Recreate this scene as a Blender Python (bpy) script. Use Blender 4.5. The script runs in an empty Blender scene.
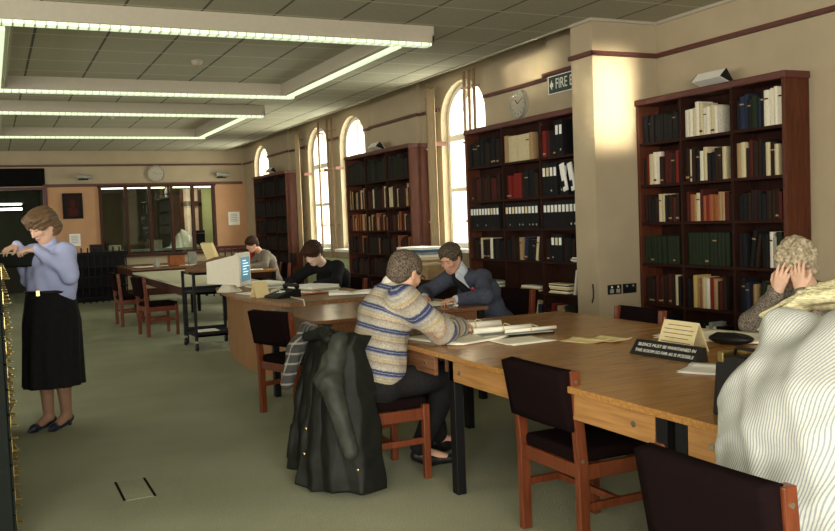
import bpy, bmesh, math, random
import numpy as np
from mathutils import Vector, Matrix, Euler

S = bpy.context.scene
COL = S.collection
RND = random.Random(7)
PI = math.pi

# ------------------------------------------------------------------ materials
def _new(name):
    m = bpy.data.materials.new(name); m.use_nodes = True
    nt = m.node_tree; b = nt.nodes['Principled BSDF']
    return m, nt, b

def mat(name, c, rough=.6, metal=0, var=.12, scale=30, bump=0, bscale=None, spec=.5, sheen=0, c2=None, stretch=None):
    m, nt, b = _new(name)
    if rough >= .7 and spec == .5: spec = .12
    b.inputs['Roughness'].default_value = rough; b.inputs['Metallic'].default_value = metal
    b.inputs['Specular IOR Level'].default_value = spec
    if sheen: b.inputs['Sheen Weight'].default_value = sheen
    tc = nt.nodes.new('ShaderNodeTexCoord'); mp = nt.nodes.new('ShaderNodeMapping')
    nt.links.new(tc.outputs['Object'], mp.inputs['Vector'])
    if stretch: mp.inputs['Scale'].default_value = stretch
    n = nt.nodes.new('ShaderNodeTexNoise'); n.inputs['Scale'].default_value = scale; n.inputs['Detail'].default_value = 4
    nt.links.new(mp.outputs[0], n.inputs['Vector'])
    r = nt.nodes.new('ShaderNodeValToRGB')
    lo = [max(0, x * (1 - var)) for x in c]; hi = [min(1, x * (1 + var)) for x in (c2 or c)]
    r.color_ramp.elements[0].position = .3; r.color_ramp.elements[1].position = .7
    r.color_ramp.elements[0].color = (*lo, 1); r.color_ramp.elements[1].color = (*hi, 1)
    nt.links.new(n.outputs['Fac'], r.inputs[0]); nt.links.new(r.outputs[0], b.inputs['Base Color'])
    if bump:
        n2 = nt.nodes.new('ShaderNodeTexNoise'); n2.inputs['Scale'].default_value = bscale or scale * 3
        nt.links.new(mp.outputs[0], n2.inputs['Vector'])
        bp = nt.nodes.new('ShaderNodeBump'); bp.inputs['Strength'].default_value = bump; bp.inputs['Distance'].default_value = .01
        nt.links.new(n2.outputs['Fac'], bp.inputs['Height']); nt.links.new(bp.outputs[0], b.inputs['Normal'])
    return m

def wood(name, c, c2, rough=.4, axis=1, scale=6, spec=.5):
    st = [14, 14, 14]; st[axis] = 1.0
    return mat(name, c, rough, var=.08, scale=scale, c2=c2, stretch=st, spec=spec, bump=.04)

def emis(name, c, s):
    m, nt, b = _new(name)
    b.inputs['Base Color'].default_value = (*c, 1); b.inputs['Emission Color'].default_value = (*c, 1); b.inputs['Emission Strength'].default_value = s
    return m

def band_mat(name, stops, period, rough=.9, bump=.25, wig=.004, wscale=60, attr='band', speck=.25):
    """knitted or woven cloth whose stripes follow the body: a colour ramp over a stored length coordinate"""
    m, nt, b = _new(name); L = nt.links
    b.inputs['Roughness'].default_value = rough; b.inputs['Specular IOR Level'].default_value = .2
    a = nt.nodes.new('ShaderNodeAttribute'); a.attribute_name = attr
    tc = nt.nodes.new('ShaderNodeTexCoord')
    n = nt.nodes.new('ShaderNodeTexNoise'); n.inputs['Scale'].default_value = wscale; n.inputs['Detail'].default_value = 2
    L.new(tc.outputs['Object'], n.inputs['Vector'])
    k = nt.nodes.new('ShaderNodeMath'); k.operation = 'MULTIPLY_ADD'; k.inputs[1].default_value = wig * 2
    L.new(n.outputs['Fac'], k.inputs[0]); L.new(a.outputs['Fac'], k.inputs[2])
    d = nt.nodes.new('ShaderNodeMath'); d.operation = 'DIVIDE'; d.inputs[1].default_value = period; L.new(k.outputs[0], d.inputs[0])
    f = nt.nodes.new('ShaderNodeMath'); f.operation = 'FRACT'; L.new(d.outputs[0], f.inputs[0])
    r = nt.nodes.new('ShaderNodeValToRGB'); r.color_ramp.interpolation = 'LINEAR'
    e = r.color_ramp.elements
    while len(e) > 1: e.remove(e[-1])
    e[0].position = stops[0][0]; e[0].color = (*stops[0][1], 1)
    for p, c in stops[1:]:
        x = e.new(p); x.color = (*c, 1)
    L.new(f.outputs[0], r.inputs[0])
    n2 = nt.nodes.new('ShaderNodeTexNoise'); n2.inputs['Scale'].default_value = 120; L.new(tc.outputs['Object'], n2.inputs['Vector'])
    mr = nt.nodes.new('ShaderNodeMapRange'); mr.inputs[1].default_value = .3; mr.inputs[2].default_value = .7
    mr.inputs[3].default_value = 1 - speck; mr.inputs[4].default_value = 1 + speck; L.new(n2.outputs['Fac'], mr.inputs[0])
    mx = nt.nodes.new('ShaderNodeMix'); mx.data_type = 'RGBA'; mx.blend_type = 'MULTIPLY'; mx.inputs[0].default_value = 1
    L.new(r.outputs[0], mx.inputs[6]); L.new(mr.outputs[0], mx.inputs[7]); L.new(mx.outputs[2], b.inputs['Base Color'])
    bp = nt.nodes.new('ShaderNodeBump'); bp.inputs['Strength'].default_value = bump; bp.inputs['Distance'].default_value = .004
    L.new(n2.outputs['Fac'], bp.inputs['Height']); L.new(bp.outputs[0], b.inputs['Normal'])
    return m

M = {}
M['wall'] = mat('cream_plaster', (.40, .33, .22), .9, var=.05, scale=3, bump=.06, bscale=80)
M['wall_tan'] = mat('tan_board', (.50, .29, .16), .85, var=.06, scale=4)
M['dark_wood'] = wood('dark_mahogany', (.035, .012, .007), (.07, .023, .013), .6, 2, spec=.2)
M['rail_wood'] = wood('dark_red_rail', (.07, .02, .015), (.11, .03, .02), .5, 1)
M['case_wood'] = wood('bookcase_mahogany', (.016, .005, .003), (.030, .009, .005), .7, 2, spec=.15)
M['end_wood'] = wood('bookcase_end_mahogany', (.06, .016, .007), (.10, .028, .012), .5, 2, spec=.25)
M['table_top'] = wood('oak_veneer_top', (.31, .145, .040), (.43, .215, .062), .25, 0, 5)
M['table_edge'] = wood('oak_rail', (.34, .165, .052), (.43, .22, .075), .35, 1, 5)
M['mid_top'] = wood('walnut_top', (.15, .065, .03), (.22, .10, .045), .22, 1, 5)
M['desk_wood'] = wood('desk_oak', (.20, .095, .035), (.28, .135, .05), .4, 2, 5)
M['leg_black'] = mat('black_steel', (.006, .006, .007), .5, var=.1, spec=.2)
M['chair_wood'] = wood('orange_beech', (.10, .023, .008), (.165, .040, .013), .35, 2, 6)
M['chair_fab'] = mat('brown_wool', (.009, .0045, .0048), 1, var=.3, scale=300, bump=.3, spec=.04)
M['chrome'] = mat('bright_screw', (.7, .7, .68), .25, 1)
M['brass'] = mat('brass', (.55, .42, .18), .3, 1)
M['black'] = mat('black_plastic', (.008, .008, .009), .5, var=.1, spec=.25)
M['black_soft'] = mat('black_leather', (.009, .008, .008), .45, var=.2, scale=60, bump=.2, spec=.3)
M['white_paint'] = mat('white_paint', (.80, .78, .70), .5, var=.02)
M['cream_paint'] = mat('cream_enamel', (.40, .36, .28), .5, var=.03)
M['paper'] = mat('paper', (.92, .89, .76), .8, var=.04, scale=8)
M['paper_yel'] = mat('yellow_paper', (.80, .66, .34), .8, var=.05, scale=8)
M['card'] = mat('cream_card', (.72, .62, .36), .8, var=.05, scale=20)
M['ink'] = mat('brown_ink', (.20, .13, .07), .9)
M['beige_plastic'] = mat('beige_plastic', (.66, .62, .50), .5, var=.03)
M['screen'] = emis('glowing_screen', (.08, .20, .27), .35)
M['pale_top'] = mat('pale_laminate', (.62, .60, .44), .35, var=.03)
M['green_rad'] = mat('pale_green_enamel', (.42, .46, .28), .5, var=.03)
M['red_paint'] = mat('red_enamel', (.5, .03, .02), .35)
M['blue_print'] = mat('blue_grey_print', (.22, .27, .33), .6)
M['brass_dark'] = mat('dark_brown_leather', (.17, .07, .03), .5, var=.2)
M['curtain'] = mat('ochre_curtain', (.36, .27, .16), .9, var=.2, scale=9, stretch=(1, 14, 1))
M['pipe'] = mat('painted_pipe', (.30, .19, .11), .5)
M['greensteel'] = mat('dark_green_steel', (.008, .011, .009), .7, var=.1, spec=.1)
M['black_gap'] = mat('black_gap', (.004, .004, .004), 1)
M['leaf'] = mat('leaf_green', (.16, .22, .06), .7, var=.4, scale=3)
M['bark'] = mat('bark', (.12, .08, .05), .9)
M['grass'] = mat('lawn', (.14, .2, .06), .95, var=.3, scale=4)
M['sign_green'] = mat('sign_green', (.010, .035, .025), .4)
M['sign_black'] = mat('sign_black', (.010, .010, .011), .35)
M['letter'] = mat('sign_white', (.82, .82, .78), .5, var=.02)
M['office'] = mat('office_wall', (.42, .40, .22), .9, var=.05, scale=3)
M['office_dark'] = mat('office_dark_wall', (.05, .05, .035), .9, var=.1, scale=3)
M['tube'] = emis('reflected_tube_glow', (.86, 1.0, .78), 3.4)
M['tube_off'] = emis('office_tube', (.90, 1.0, .70), 3.0)
M['lit_diffuser'] = emis('lit_prismatic_cover', (.84, 1.0, .68), .5)
M['diffuser'] = mat('metal_louvre', (.75, .76, .66), .35, var=.03)

def glass_mat():
    m, nt, b = _new('window_glass'); nt.nodes.remove(b)
    out = nt.nodes['Material Output']
    t = nt.nodes.new('ShaderNodeBsdfTransparent'); g = nt.nodes.new('ShaderNodeBsdfGlossy'); g.inputs['Roughness'].default_value = .02
    t.inputs[0].default_value = (.93, .95, .90, 1)
    x = nt.nodes.new('ShaderNodeMixShader'); x.inputs[0].default_value = .07
    nt.links.new(t.outputs[0], x.inputs[1]); nt.links.new(g.outputs[0], x.inputs[2]); nt.links.new(x.outputs[0], out.inputs[0])
    return m
M['glass'] = glass_mat()

def carpet_mat():
    m, nt, b = _new('green_grey_carpet'); L = nt.links
    b.inputs['Roughness'].default_value = 1; b.inputs['Specular IOR Level'].default_value = .08
    tc = nt.nodes.new('ShaderNodeTexCoord')
    n1 = nt.nodes.new('ShaderNodeTexNoise'); n1.inputs['Scale'].default_value = .8; n1.inputs['Detail'].default_value = 5; L.new(tc.outputs['Object'], n1.inputs['Vector'])
    r = nt.nodes.new('ShaderNodeValToRGB'); r.color_ramp.elements[0].position = .35; r.color_ramp.elements[1].position = .68
    r.color_ramp.elements[0].color = (.29, .305, .21, 1); r.color_ramp.elements[1].color = (.38, .39, .275, 1)
    L.new(n1.outputs['Fac'], r.inputs[0])
    n2 = nt.nodes.new('ShaderNodeTexNoise'); n2.inputs['Scale'].default_value = 160; L.new(tc.outputs['Object'], n2.inputs['Vector'])
    mr = nt.nodes.new('ShaderNodeMapRange'); mr.inputs[1].default_value = .3; mr.inputs[2].default_value = .7; mr.inputs[3].default_value = .75; mr.inputs[4].default_value = 1.2
    L.new(n2.outputs['Fac'], mr.inputs[0])
    mx = nt.nodes.new('ShaderNodeMix'); mx.data_type = 'RGBA'; mx.blend_type = 'MULTIPLY'; mx.inputs[0].default_value = 1
    L.new(r.outputs[0], mx.inputs[6]); L.new(mr.outputs[0], mx.inputs[7]); L.new(mx.outputs[2], b.inputs['Base Color'])
    bp = nt.nodes.new('ShaderNodeBump'); bp.inputs['Strength'].default_value = .5; bp.inputs['Distance'].default_value = .01
    L.new(n2.outputs['Fac'], bp.inputs['Height']); L.new(bp.outputs[0], b.inputs['Normal'])
    return m
M['carpet'] = carpet_mat()

def ceil_mat():
    m, nt, b = _new('ceiling_tiles'); L = nt.links
    b.inputs['Roughness'].default_value = .95
    tc = nt.nodes.new('ShaderNodeTexCoord'); sp = nt.nodes.new('ShaderNodeSeparateXYZ'); L.new(tc.outputs['Object'], sp.inputs[0])
    def line(out, period, off, w):
        a = nt.nodes.new('ShaderNodeMath'); a.operation = 'ADD'; a.inputs[1].default_value = 60 - off; L.new(out, a.inputs[0])
        d = nt.nodes.new('ShaderNodeMath'); d.operation = 'DIVIDE'; d.inputs[1].default_value = period; L.new(a.outputs[0], d.inputs[0])
        f = nt.nodes.new('ShaderNodeMath'); f.operation = 'FRACT'; L.new(d.outputs[0], f.inputs[0])
        c = nt.nodes.new('ShaderNodeMath'); c.operation = 'LESS_THAN'; c.inputs[1].default_value = w / period; L.new(f.outputs[0], c.inputs[0])
        return c.outputs[0]
    lx = line(sp.outputs[0], .588, .43 + 60 - .588 * 102, .022)
    ly = line(sp.outputs[1], .62, 8.36 + 60 - .62 * 96, .018)
    n = nt.nodes.new('ShaderNodeTexNoise'); n.inputs['Scale'].default_value = 90; n.inputs['Detail'].default_value = 3; L.new(tc.outputs['Object'], n.inputs['Vector'])
    r = nt.nodes.new('ShaderNodeValToRGB'); r.color_ramp.elements[0].color = (.37, .355, .26, 1); r.color_ramp.elements[1].color = (.45, .43, .32, 1)
    r.color_ramp.elements[0].position = .35; r.color_ramp.elements[1].position = .65
    L.new(n.outputs['Fac'], r.inputs[0])
    m1 = nt.nodes.new('ShaderNodeMix'); m1.data_type = 'RGBA'; m1.inputs[7].default_value = (.10, .095, .065, 1)
    L.new(lx, m1.inputs[0]); L.new(r.outputs[0], m1.inputs[6])
    m2 = nt.nodes.new('ShaderNodeMix'); m2.data_type = 'RGBA'; m2.inputs[7].default_value = (.66, .64, .52, 1)
    L.new(ly, m2.inputs[0]); L.new(m1.outputs[2], m2.inputs[6]); L.new(m2.outputs[2], b.inputs['Base Color'])
    return m
M['ceiling'] = ceil_mat()

# ------------------------------------------------------------------ mesh helpers
class MB:
    def __init__(s): s.b = bmesh.new()
    def box(s, x0, x1, y0, y1, z0, z1, bev=0, mi=0, rot=None, seg=2):
        t = bmesh.new(); bmesh.ops.create_cube(t, size=1)
        bmesh.ops.scale(t, verts=t.verts, vec=(abs(x1 - x0), abs(y1 - y0), abs(z1 - z0)))
        if bev: bmesh.ops.bevel(t, geom=t.edges[:], offset=bev, segments=seg, affect='EDGES', profile=.5)
        if rot is not None: bmesh.ops.transform(t, matrix=rot, verts=t.verts)
        bmesh.ops.translate(t, verts=t.verts, vec=((x0 + x1) / 2, (y0 + y1) / 2, (z0 + z1) / 2))
        return s.join(t, mi)
    def join(s, t, mi=0):
        for f in t.faces: f.material_index = mi
        me = bpy.data.meshes.new('t'); t.to_mesh(me); t.free(); s.b.from_mesh(me); bpy.data.meshes.remove(me); return s
    def beam(s, p, q, w, h, bev=0, mi=0, up=(0, 0, 1)):
        p, q = Vector(p), Vector(q); d = q - p; L = d.length; z = d.normalized(); u = Vector(up)
        x = u.cross(z)
        if x.length < 1e-4: x = Vector((1, 0, 0)).cross(z)
        if x.length < 1e-4: x = Vector((0, 1, 0))
        x.normalize(); y = z.cross(x)
        t = bmesh.new(); bmesh.ops.create_cube(t, size=1); bmesh.ops.scale(t, verts=t.verts, vec=(w, h, L))
        if bev: bmesh.ops.bevel(t, geom=t.edges[:], offset=bev, segments=2, affect='EDGES', profile=.5)
        R = Matrix((x, y, z)).transposed().to_4x4(); R.translation = (p + q) / 2
        bmesh.ops.transform(t, matrix=R, verts=t.verts)
        return s.join(t, mi)
    def tube(s, pts, r, n=10, mi=0, caps=True):
        pts = [Vector(p) for p in pts]; rs = r if isinstance(r, (list, tuple)) else [r] * len(pts)
        t = bmesh.new(); rings = []; prev = None
        for i, p in enumerate(pts):
            d = (pts[min(i + 1, len(pts) - 1)] - pts[max(i - 1, 0)]).normalized()
            if prev is None: x = d.orthogonal().normalized()
            else: x = (prev - d * prev.dot(d)).normalized()
            prev = x; y = d.cross(x)
            rings.append([t.verts.new(p + (x * math.cos(a) + y * math.sin(a)) * rs[i]) for a in [2 * PI * k / n for k in range(n)]])
        for a, b in zip(rings, rings[1:]):
            for k in range(n): t.faces.new((a[k], a[(k + 1) % n], b[(k + 1) % n], b[k]))
        if caps: t.faces.new(rings[0][::-1]); t.faces.new(rings[-1])
        return s.join(t, mi)
    def prism(s, pts, axis, a, b, mi=0, bev=0):
        """polygon pts in the two other axes, extruded along axis from a to b"""
        t = bmesh.new()
        def P(u, v, w): return {0: (w, u, v), 1: (u, w, v), 2: (u, v, w)}[axis]
        A = [t.verts.new(P(u, v, a)) for u, v in pts]; B = [t.verts.new(P(u, v, b)) for u, v in pts]
        n = len(pts)
        t.faces.new(A[::-1]); t.faces.new(B)
        for k in range(n): t.faces.new((A[k], A[(k + 1) % n], B[(k + 1) % n], B[k]))
        bmesh.ops.recalc_face_normals(t, faces=t.faces)
        if bev: bmesh.ops.bevel(t, geom=t.edges[:], offset=bev, segments=2, affect='EDGES', profile=.5)
        return s.join(t, mi)
    def ball(s, c, r, sc=(1, 1, 1), mi=0, u=14, v=8, rot=None):
        t = bmesh.new(); bmesh.ops.create_uvsphere(t, u_segments=u, v_segments=v, radius=r)
        bmesh.ops.scale(t, verts=t.verts, vec=sc)
        if rot is not None: bmesh.ops.transform(t, matrix=rot, verts=t.verts)
        bmesh.ops.translate(t, verts=t.verts, vec=c); return s.join(t, mi)
    def disc(s, c, r, th, axis=0, n=24, mi=0):
        d = Vector((0, 0, 0)); d[axis] = th / 2
        return s.tube([Vector(c) - d, Vector(c) + d], r, n, mi)
    def grid(s, fn, nu, nv, th=0, mi=0):
        t = bmesh.new(); V = [[t.verts.new(fn(i / nu, j / nv)) for j in range(nv + 1)] for i in range(nu + 1)]
        for i in range(nu):
            for j in range(nv): t.faces.new((V[i][j], V[i + 1][j], V[i + 1][j + 1], V[i][j + 1]))
        if th:
            t.normal_update(); W_ = [[t.verts.new(v.co - v.normal * th) for v in r] for r in V]
            for i in range(nu):
                for j in range(nv): t.faces.new((W_[i][j], W_[i][j + 1], W_[i + 1][j + 1], W_[i + 1][j]))
            for i in range(nu): t.faces.new((V[i][0], W_[i][0], W_[i + 1][0], V[i + 1][0])); t.faces.new((V[i][nv], V[i + 1][nv], W_[i + 1][nv], W_[i][nv]))
            for j in range(nv): t.faces.new((V[0][j], V[0][j + 1], W_[0][j + 1], W_[0][j])); t.faces.new((V[nu][j], W_[nu][j], W_[nu][j + 1], V[nu][j + 1]))
            bmesh.ops.recalc_face_normals(t, faces=t.faces)
        return s.join(t, mi)
    def build(s, name, mats, parent=None, smooth=False, loc=None, rz=None):
        me = bpy.data.meshes.new(name); s.b.to_mesh(me); s.b.free()
        return mesh_obj(name, me, mats, parent, smooth, loc, rz)

def mesh_obj(name, me, mats, parent=None, smooth=False, loc=None, rz=None):
    for m in (mats if isinstance(mats, (list, tuple)) else [mats]):
        me.materials.append(M[m] if isinstance(m, str) else m)
    o = bpy.data.objects.new(name, me); COL.objects.link(o)
    if parent: o.parent = parent
    if loc is not None: o.location = loc
    if rz is not None: o.rotation_euler.z = rz
    if smooth:
        for p in me.polygons: p.use_smooth = True
    return o

def tag(o, label=None, cat=None, group=None, kind=None):
    if label: o['label'] = label
    if cat: o['category'] = cat
    if group: o['group'] = group
    if kind: o['kind'] = kind
    return o
def thing(name, label, cat, loc=(0, 0, 0), rz=0, group=None):
    o = bpy.data.objects.new(name, None); COL.objects.link(o); o.location = loc; o.rotation_euler.z = rz
    o.empty_display_size = .1
    return tag(o, label, cat, group)
def struct(name, mb, mats, parent=None, **k):
    o = mb.build(name, mats, parent, **k)
    if not parent: o['kind'] = 'structure'
    return o
def box(name, dims, m, parent=None, bev=0, **k):
    b = MB(); b.box(*dims, bev=bev); return b.build(name, m, parent, **k)
def copy_tree(o, parent=None):
    c = o.copy(); COL.objects.link(c); c.parent = parent
    for ch in list(o.children): copy_tree(ch, c)
    return c
def text(name, body, size, m, parent, loc, rot, ext=.0006, align='CENTER', sx=1):
    cu = bpy.data.curves.new(name, 'FONT'); cu.body = body; cu.size = size; cu.extrude = ext; cu.align_x = align; cu.align_y = 'CENTER'
    cu.materials.append(M[m]); o = bpy.data.objects.new(name, cu); COL.objects.link(o); o.parent = parent
    dg = bpy.context.evaluated_depsgraph_get(); me = bpy.data.meshes.new_from_object(o.evaluated_get(dg)); bpy.data.objects.remove(o)
    o = bpy.data.objects.new(name, me); COL.objects.link(o); o.parent = parent; o.location = loc; o.rotation_euler = rot; o.scale = (sx, 1, 1); return o

# ------------------------------------------------------------------ room
CZ = 3.16; WX = 5.34; BY = 20.2
b = MB(); b.box(-6.2, 6.0, -3.2, 24.2, -.1, 0); struct('floor', b, 'carpet')
b = MB(); b.box(-6.2, 4.9, -3.2, BY, CZ, CZ + .06); b.box(4.9, 6.0, -3.2, 6.48, CZ, CZ + .06); struct('ceiling', b, 'ceiling')
b = MB(); b.box(4.885, 4.9, 6.80, BY, CZ - .015, CZ + .13); b.box(4.9, 5.7, 6.80, BY, CZ + .12, CZ + .18)
struct('ceiling_upstand', b, 'cream_paint')['kind'] = 'structure'

def arch(yc, w, zs, ze, n=14):
    """left to right outline of the arch above the springing line: half ellipse"""
    return [(yc + w / 2 * math.cos(PI - PI * k / n), zs + (ze - zs) * math.sin(PI * k / n)) for k in range(n + 1)]
WINS = [(9.75, 1.14, 1.06, 2.70, 3.14), (13.47, 1.10, 1.0, 2.70, 3.14), (15.12, 1.10, 1.0, 2.70, 3.14), (18.78, 1.10, 1.0, 2.70, 3.14)]
ZT = 3.30
b = MB(); y = 6.80
for yc, w, z0, zs, ze in WINS:
    b.box(WX, 5.66, y, yc - w / 2, 0, ZT); b.box(WX, 5.66, yc - w / 2, yc + w / 2, 0, z0)
    a = arch(yc, w, zs, ze)
    for p, q in zip(a, a[1:]): b.prism([p, q, (q[0], ZT), (p[0], ZT)], 0, WX, 5.66)
    y = yc + w / 2
b.box(WX, 5.66, y, BY + .2, 0, ZT)
b.box(5.18, WX, 6.80, 7.64, 0, ZT); b.box(5.285, WX, 10.9, 12.5, 0, ZT); b.box(5.285, WX, 16.7, 18.0, 0, ZT)
struct('wall_right', b, 'wall')
b = MB(); b.box(4.88, 5.95, 6.48, 6.80, 0, ZT); b.box(5.6, 5.95, -3.2, 6.48, 0, ZT)
struct('wall_right_near', b, 'wall')
# picture rail following every step of the window wall
b = MB(); rz0, rz1 = 2.83, 2.87
def railseg(x0, x1, y0, y1): b.box(x0, x1, y0, y1, rz0, rz1, bev=.006)
railseg(5.56, 5.6, -3, 6.48); railseg(4.84, 5.6, 6.44, 6.48); railseg(4.84, 4.88, 6.44, 6.80)
railseg(5.14, 5.18, 6.80, 7.68); railseg(5.18, 5.34, 7.64, 7.68); railseg(5.30, 5.34, 7.68, 9.16)
railseg(5.30, 5.34, 10.34, 10.9); railseg(5.245, 5.285, 10.86, 12.54); railseg(5.30, 5.34, 12.54, 12.90); railseg(5.30, 5.34, 14.04, 14.55)
railseg(5.30, 5.34, 15.69, 16.7); railseg(5.245, 5.285, 16.66, 18.04); railseg(5.30, 5.34, 18.04, 18.2); railseg(5.30, 5.34, 19.35, 20.2)
struct('trim_1', b, 'rail_wood')
b = MB(); b.box(4.86, 4.88, 6.46, 6.80, 3.13, 3.16, bev=.006); b.box(4.88, 5.6, 6.46, 6.48, 3.13, 3.16, bev=.006); b.box(5.58, 5.6, -3, 6.46, 3.13, 3.16, bev=.006)
struct('trim_2', b, 'cream_paint')
b = MB(); b.box(5.31, 5.34, 6.8, 20.2, 0, .14); b.box(5.57, 5.6, -3, 6.48, 0, .14); struct('baseboard_right', b, 'dark_wood')

# short terracotta bands on the window reveals + windows
for i, (yc, w, z0, zs, ze) in enumerate(WINS):
    e = bpy.data.objects.new('window_%d' % (i + 1), None); COL.objects.link(e); e['kind'] = 'structure'; e.location = (5.45, yc, z0)
    def L(p): return (p[0] - 5.45, p[1] - yc, p[2] - z0)
    f = MB(); a = arch(yc, w - .06, zs, ze - .03)
    path = [(yc - w / 2 + .03, z0 + .02)] + a + [(yc + w / 2 - .03, z0 + .02)]
    for p, q in zip(path, path[1:]): f.beam(L((5.47, p[0], p[1])), L((5.47, q[0], q[1])), .07, .07, up=(1, 0, 0))
    f.box(-.05, .09, -w / 2 + .02, w / 2 - .02, 0, .07)
    f.build('window_frame', 'white_paint', e)
    g = MB()
    g.box(-.02, .06, -w / 2 + .04, w / 2 - .04, zs - z0 - .28, zs - z0 - .20)
    g.box(-.01, .05, -w / 2 + .04, w / 2 - .04, (zs - z0) * .45 - .02, (zs - z0) * .45 + .03)
    g.box(-.0, .04, -.02, .02, zs - z0 - .2, ze - z0 - .03); g.box(0, .04, -.018, .018, .05, zs - z0 - .2)
    g.build('glazing_bars', 'white_paint', e)
    p = MB(); t = bmesh.new(); vs = [t.verts.new(L((5.49, q[0], q[1]))) for q in path]; t.faces.new(vs); p.join(t)
    p.build('glass', 'glass', e)
    s_ = MB(); s_.box(-.26, -.02, -w / 2 - .05, w / 2 + .05, -.05, .0, bev=.01); s_.build('window_sill', 'white_paint', e)
    if i < 3:
        r_ = MB(); r_.box(-.2, -.05, -w / 2 - .0, -w / 2 + .012, 1.32, 1.37); r_.box(-.2, -.05, w / 2 - .012, w / 2, 1.32, 1.37)
        r_.build('reveal_band', 'chair_wood', e)

# back wall with partition opening and a dark opening at its left
PX0, PX1, PZ0, PZ1 = 2.17, 4.60, .92, 2.37
b = MB()
b.box(-6.2, 5.7, BY, BY + .2, 2.41, ZT); b.box(1.10, 5.7, BY, BY + .2, 0, PZ0); b.box(1.10, PX0, BY, BY + .2, PZ0, 2.41); b.box(PX1, 5.7, BY, BY + .2, PZ0, 2.41)
b.box(-6.2, -3.0, BY, BY + .2, 0, 2.41)
struct('wall_back', b, 'wall')
b = MB(); b.box(1.12, PX0, BY - .025, BY, .9, 2.40); b.box(PX1, 5.34, BY - .025, BY, .9, 2.40); struct('trim_3', b, 'wall_tan')
b = MB(); b.box(-6, 5.27, BY - .04, BY, 2.83, 2.87, bev=.006); b.box(1.05, 5.27, BY - .04, BY, 2.40, 2.46, bev=.006); b.box(1.05, 1.13, BY - .05, BY + .2, 0, 2.45)
b.box(1.13, PX0, BY - .04, BY, .86, .93); b.box(PX1, 5.34, BY - .04, BY, .86, .93); b.box(-6, 1.1, BY - .04, BY + .21, 2.36, 2.41)
struct('trim_4', b, 'rail_wood')
b = MB(); b.box(-6, 1.1, BY - .03, BY, 2.43, 2.80); struct('trim_5', b, 'black_gap')
b = MB(); b.box(1.13, 5.27, BY - .03, BY, 0, .15); struct('baseboard_back', b, 'dark_wood')
# glazed partition
e = bpy.data.objects.new('window_5', None); COL.objects.link(e); e['kind'] = 'structure'; e.location = (0, BY, 0)
f = MB(); f.box(PX0 - .05, PX1 + .05, -.06, .1, PZ0 - .06, PZ0); f.box(PX0 - .05, PX1 + .05, -.06, .1, PZ1, PZ1 + .05)
xs = [2.17, 2.70, 3.20, 3.67, 4.13, 4.60]
for x in xs: f.box(x - .03, x + .03, -.06, .1, PZ0, PZ1)
f.build('window_frame', 'dark_wood', e)
for x0, x1 in zip(xs, xs[1:]):
    g = MB(); g.box(x0 + .03, x1 - .03, .01, .018, PZ0, PZ1); g.build('glass', 'glass', e)
# office behind
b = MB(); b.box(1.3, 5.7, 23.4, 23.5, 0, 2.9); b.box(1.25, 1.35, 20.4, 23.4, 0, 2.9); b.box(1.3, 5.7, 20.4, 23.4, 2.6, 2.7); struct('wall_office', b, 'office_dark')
b = MB(); b.box(4.76, 5.6, 22.3, 22.4, 0, 2.6); b.box(5.6, 5.7, 20.4, 22.3, 0, 2.6); struct('wall_office_inner', b, 'office')
b = MB(); b.box(4.22, 4.32, 22.2, 22.3, 0, 2.5); b.box(4.68, 4.76, 22.2, 22.3, 0, 2.5); b.box(4.22, 4.76, 22.2, 22.3, 1.98, 2.06); struct('trim_6', b, 'dark_wood')
b = MB(); b.box(4.32, 4.68, 22.26, 22.28, .9, 1.98); b.box(4.32, 4.68, 22.26, 22.28, 2.1, 2.4); struct('door_1', b, mat('pinkish_door_panel', (.62, .42, .36), .8))  # pink panels inside the dark door frame
# dark lobby at the left of the back wall
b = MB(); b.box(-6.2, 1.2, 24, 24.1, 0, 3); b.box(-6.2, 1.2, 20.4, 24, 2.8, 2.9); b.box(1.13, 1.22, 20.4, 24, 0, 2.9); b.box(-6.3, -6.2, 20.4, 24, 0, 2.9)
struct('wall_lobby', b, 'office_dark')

# left wall and rear wall (behind the camera) with tall windows
b = MB()
y = -3.2
for yc in (-.6, 3.2, 7.0, 10.8, 14.6, 18.0):
    b.box(-6.2, -6.0, y, yc - .9, 0, ZT); b.box(-6.2, -6.0, yc - .9, yc + .9, 0, 1.0); b.box(-6.2, -6.0, yc - .9, yc + .9, 3.0, ZT); y = yc + .9
b.box(-6.2, -6.0, y, 24, 0, ZT); struct('wall_left', b, 'wall')
b = MB(); b.box(-6.2, -3.6, -3.2, -3.0, 0, ZT); b.box(1.6, 5.7, -3.2, -3.0, 0, ZT)
b.box(-3.6, 1.6, -3.2, -3.0, 0, .8); b.box(-3.6, 1.6, -3.2, -3.0, 3.0, ZT); b.box(-1.1, -.9, -3.2, -3.0, .8, 3.0)
struct('wall_front', b, 'wall')

# ------------------------------------------------------------------ outside
b = MB(); b.box(5.95, 60, -20, 60, -1.2, -1.1); struct('ground', b, 'grass')
def tree(x, y, h, r, label):
    t = thing('garden_tree', label, 'tree', (x, y, -1.1), 0, 'trees outside the windows')
    k = MB(); k.tube([(0, 0, 0), (.05, .05, h * .5), (0, .1, h * .8)], [.18, .13, .05], 8); k.build('trunk', 'bark', t, True)
    rr = random.Random(int(x * 10)); k = MB(); bm = k.b
    for i in range(1500):
        u = Vector((rr.gauss(0, 1), rr.gauss(0, 1), rr.gauss(0, 1))).normalized() * r * rr.random() ** .4
        c = Vector((u.x, u.y, h * .75 + u.z * 1.1)); d = Vector((rr.uniform(-1, 1), rr.uniform(-1, 1), rr.uniform(-1, 1))).normalized(); o = d.orthogonal().normalized() * .06; d = d * .1
        vs = [bm.verts.new(c + q) for q in (-d, o, d, -o)]; bm.faces.new(vs)
    k.build('foliage', 'leaf', t)
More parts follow.
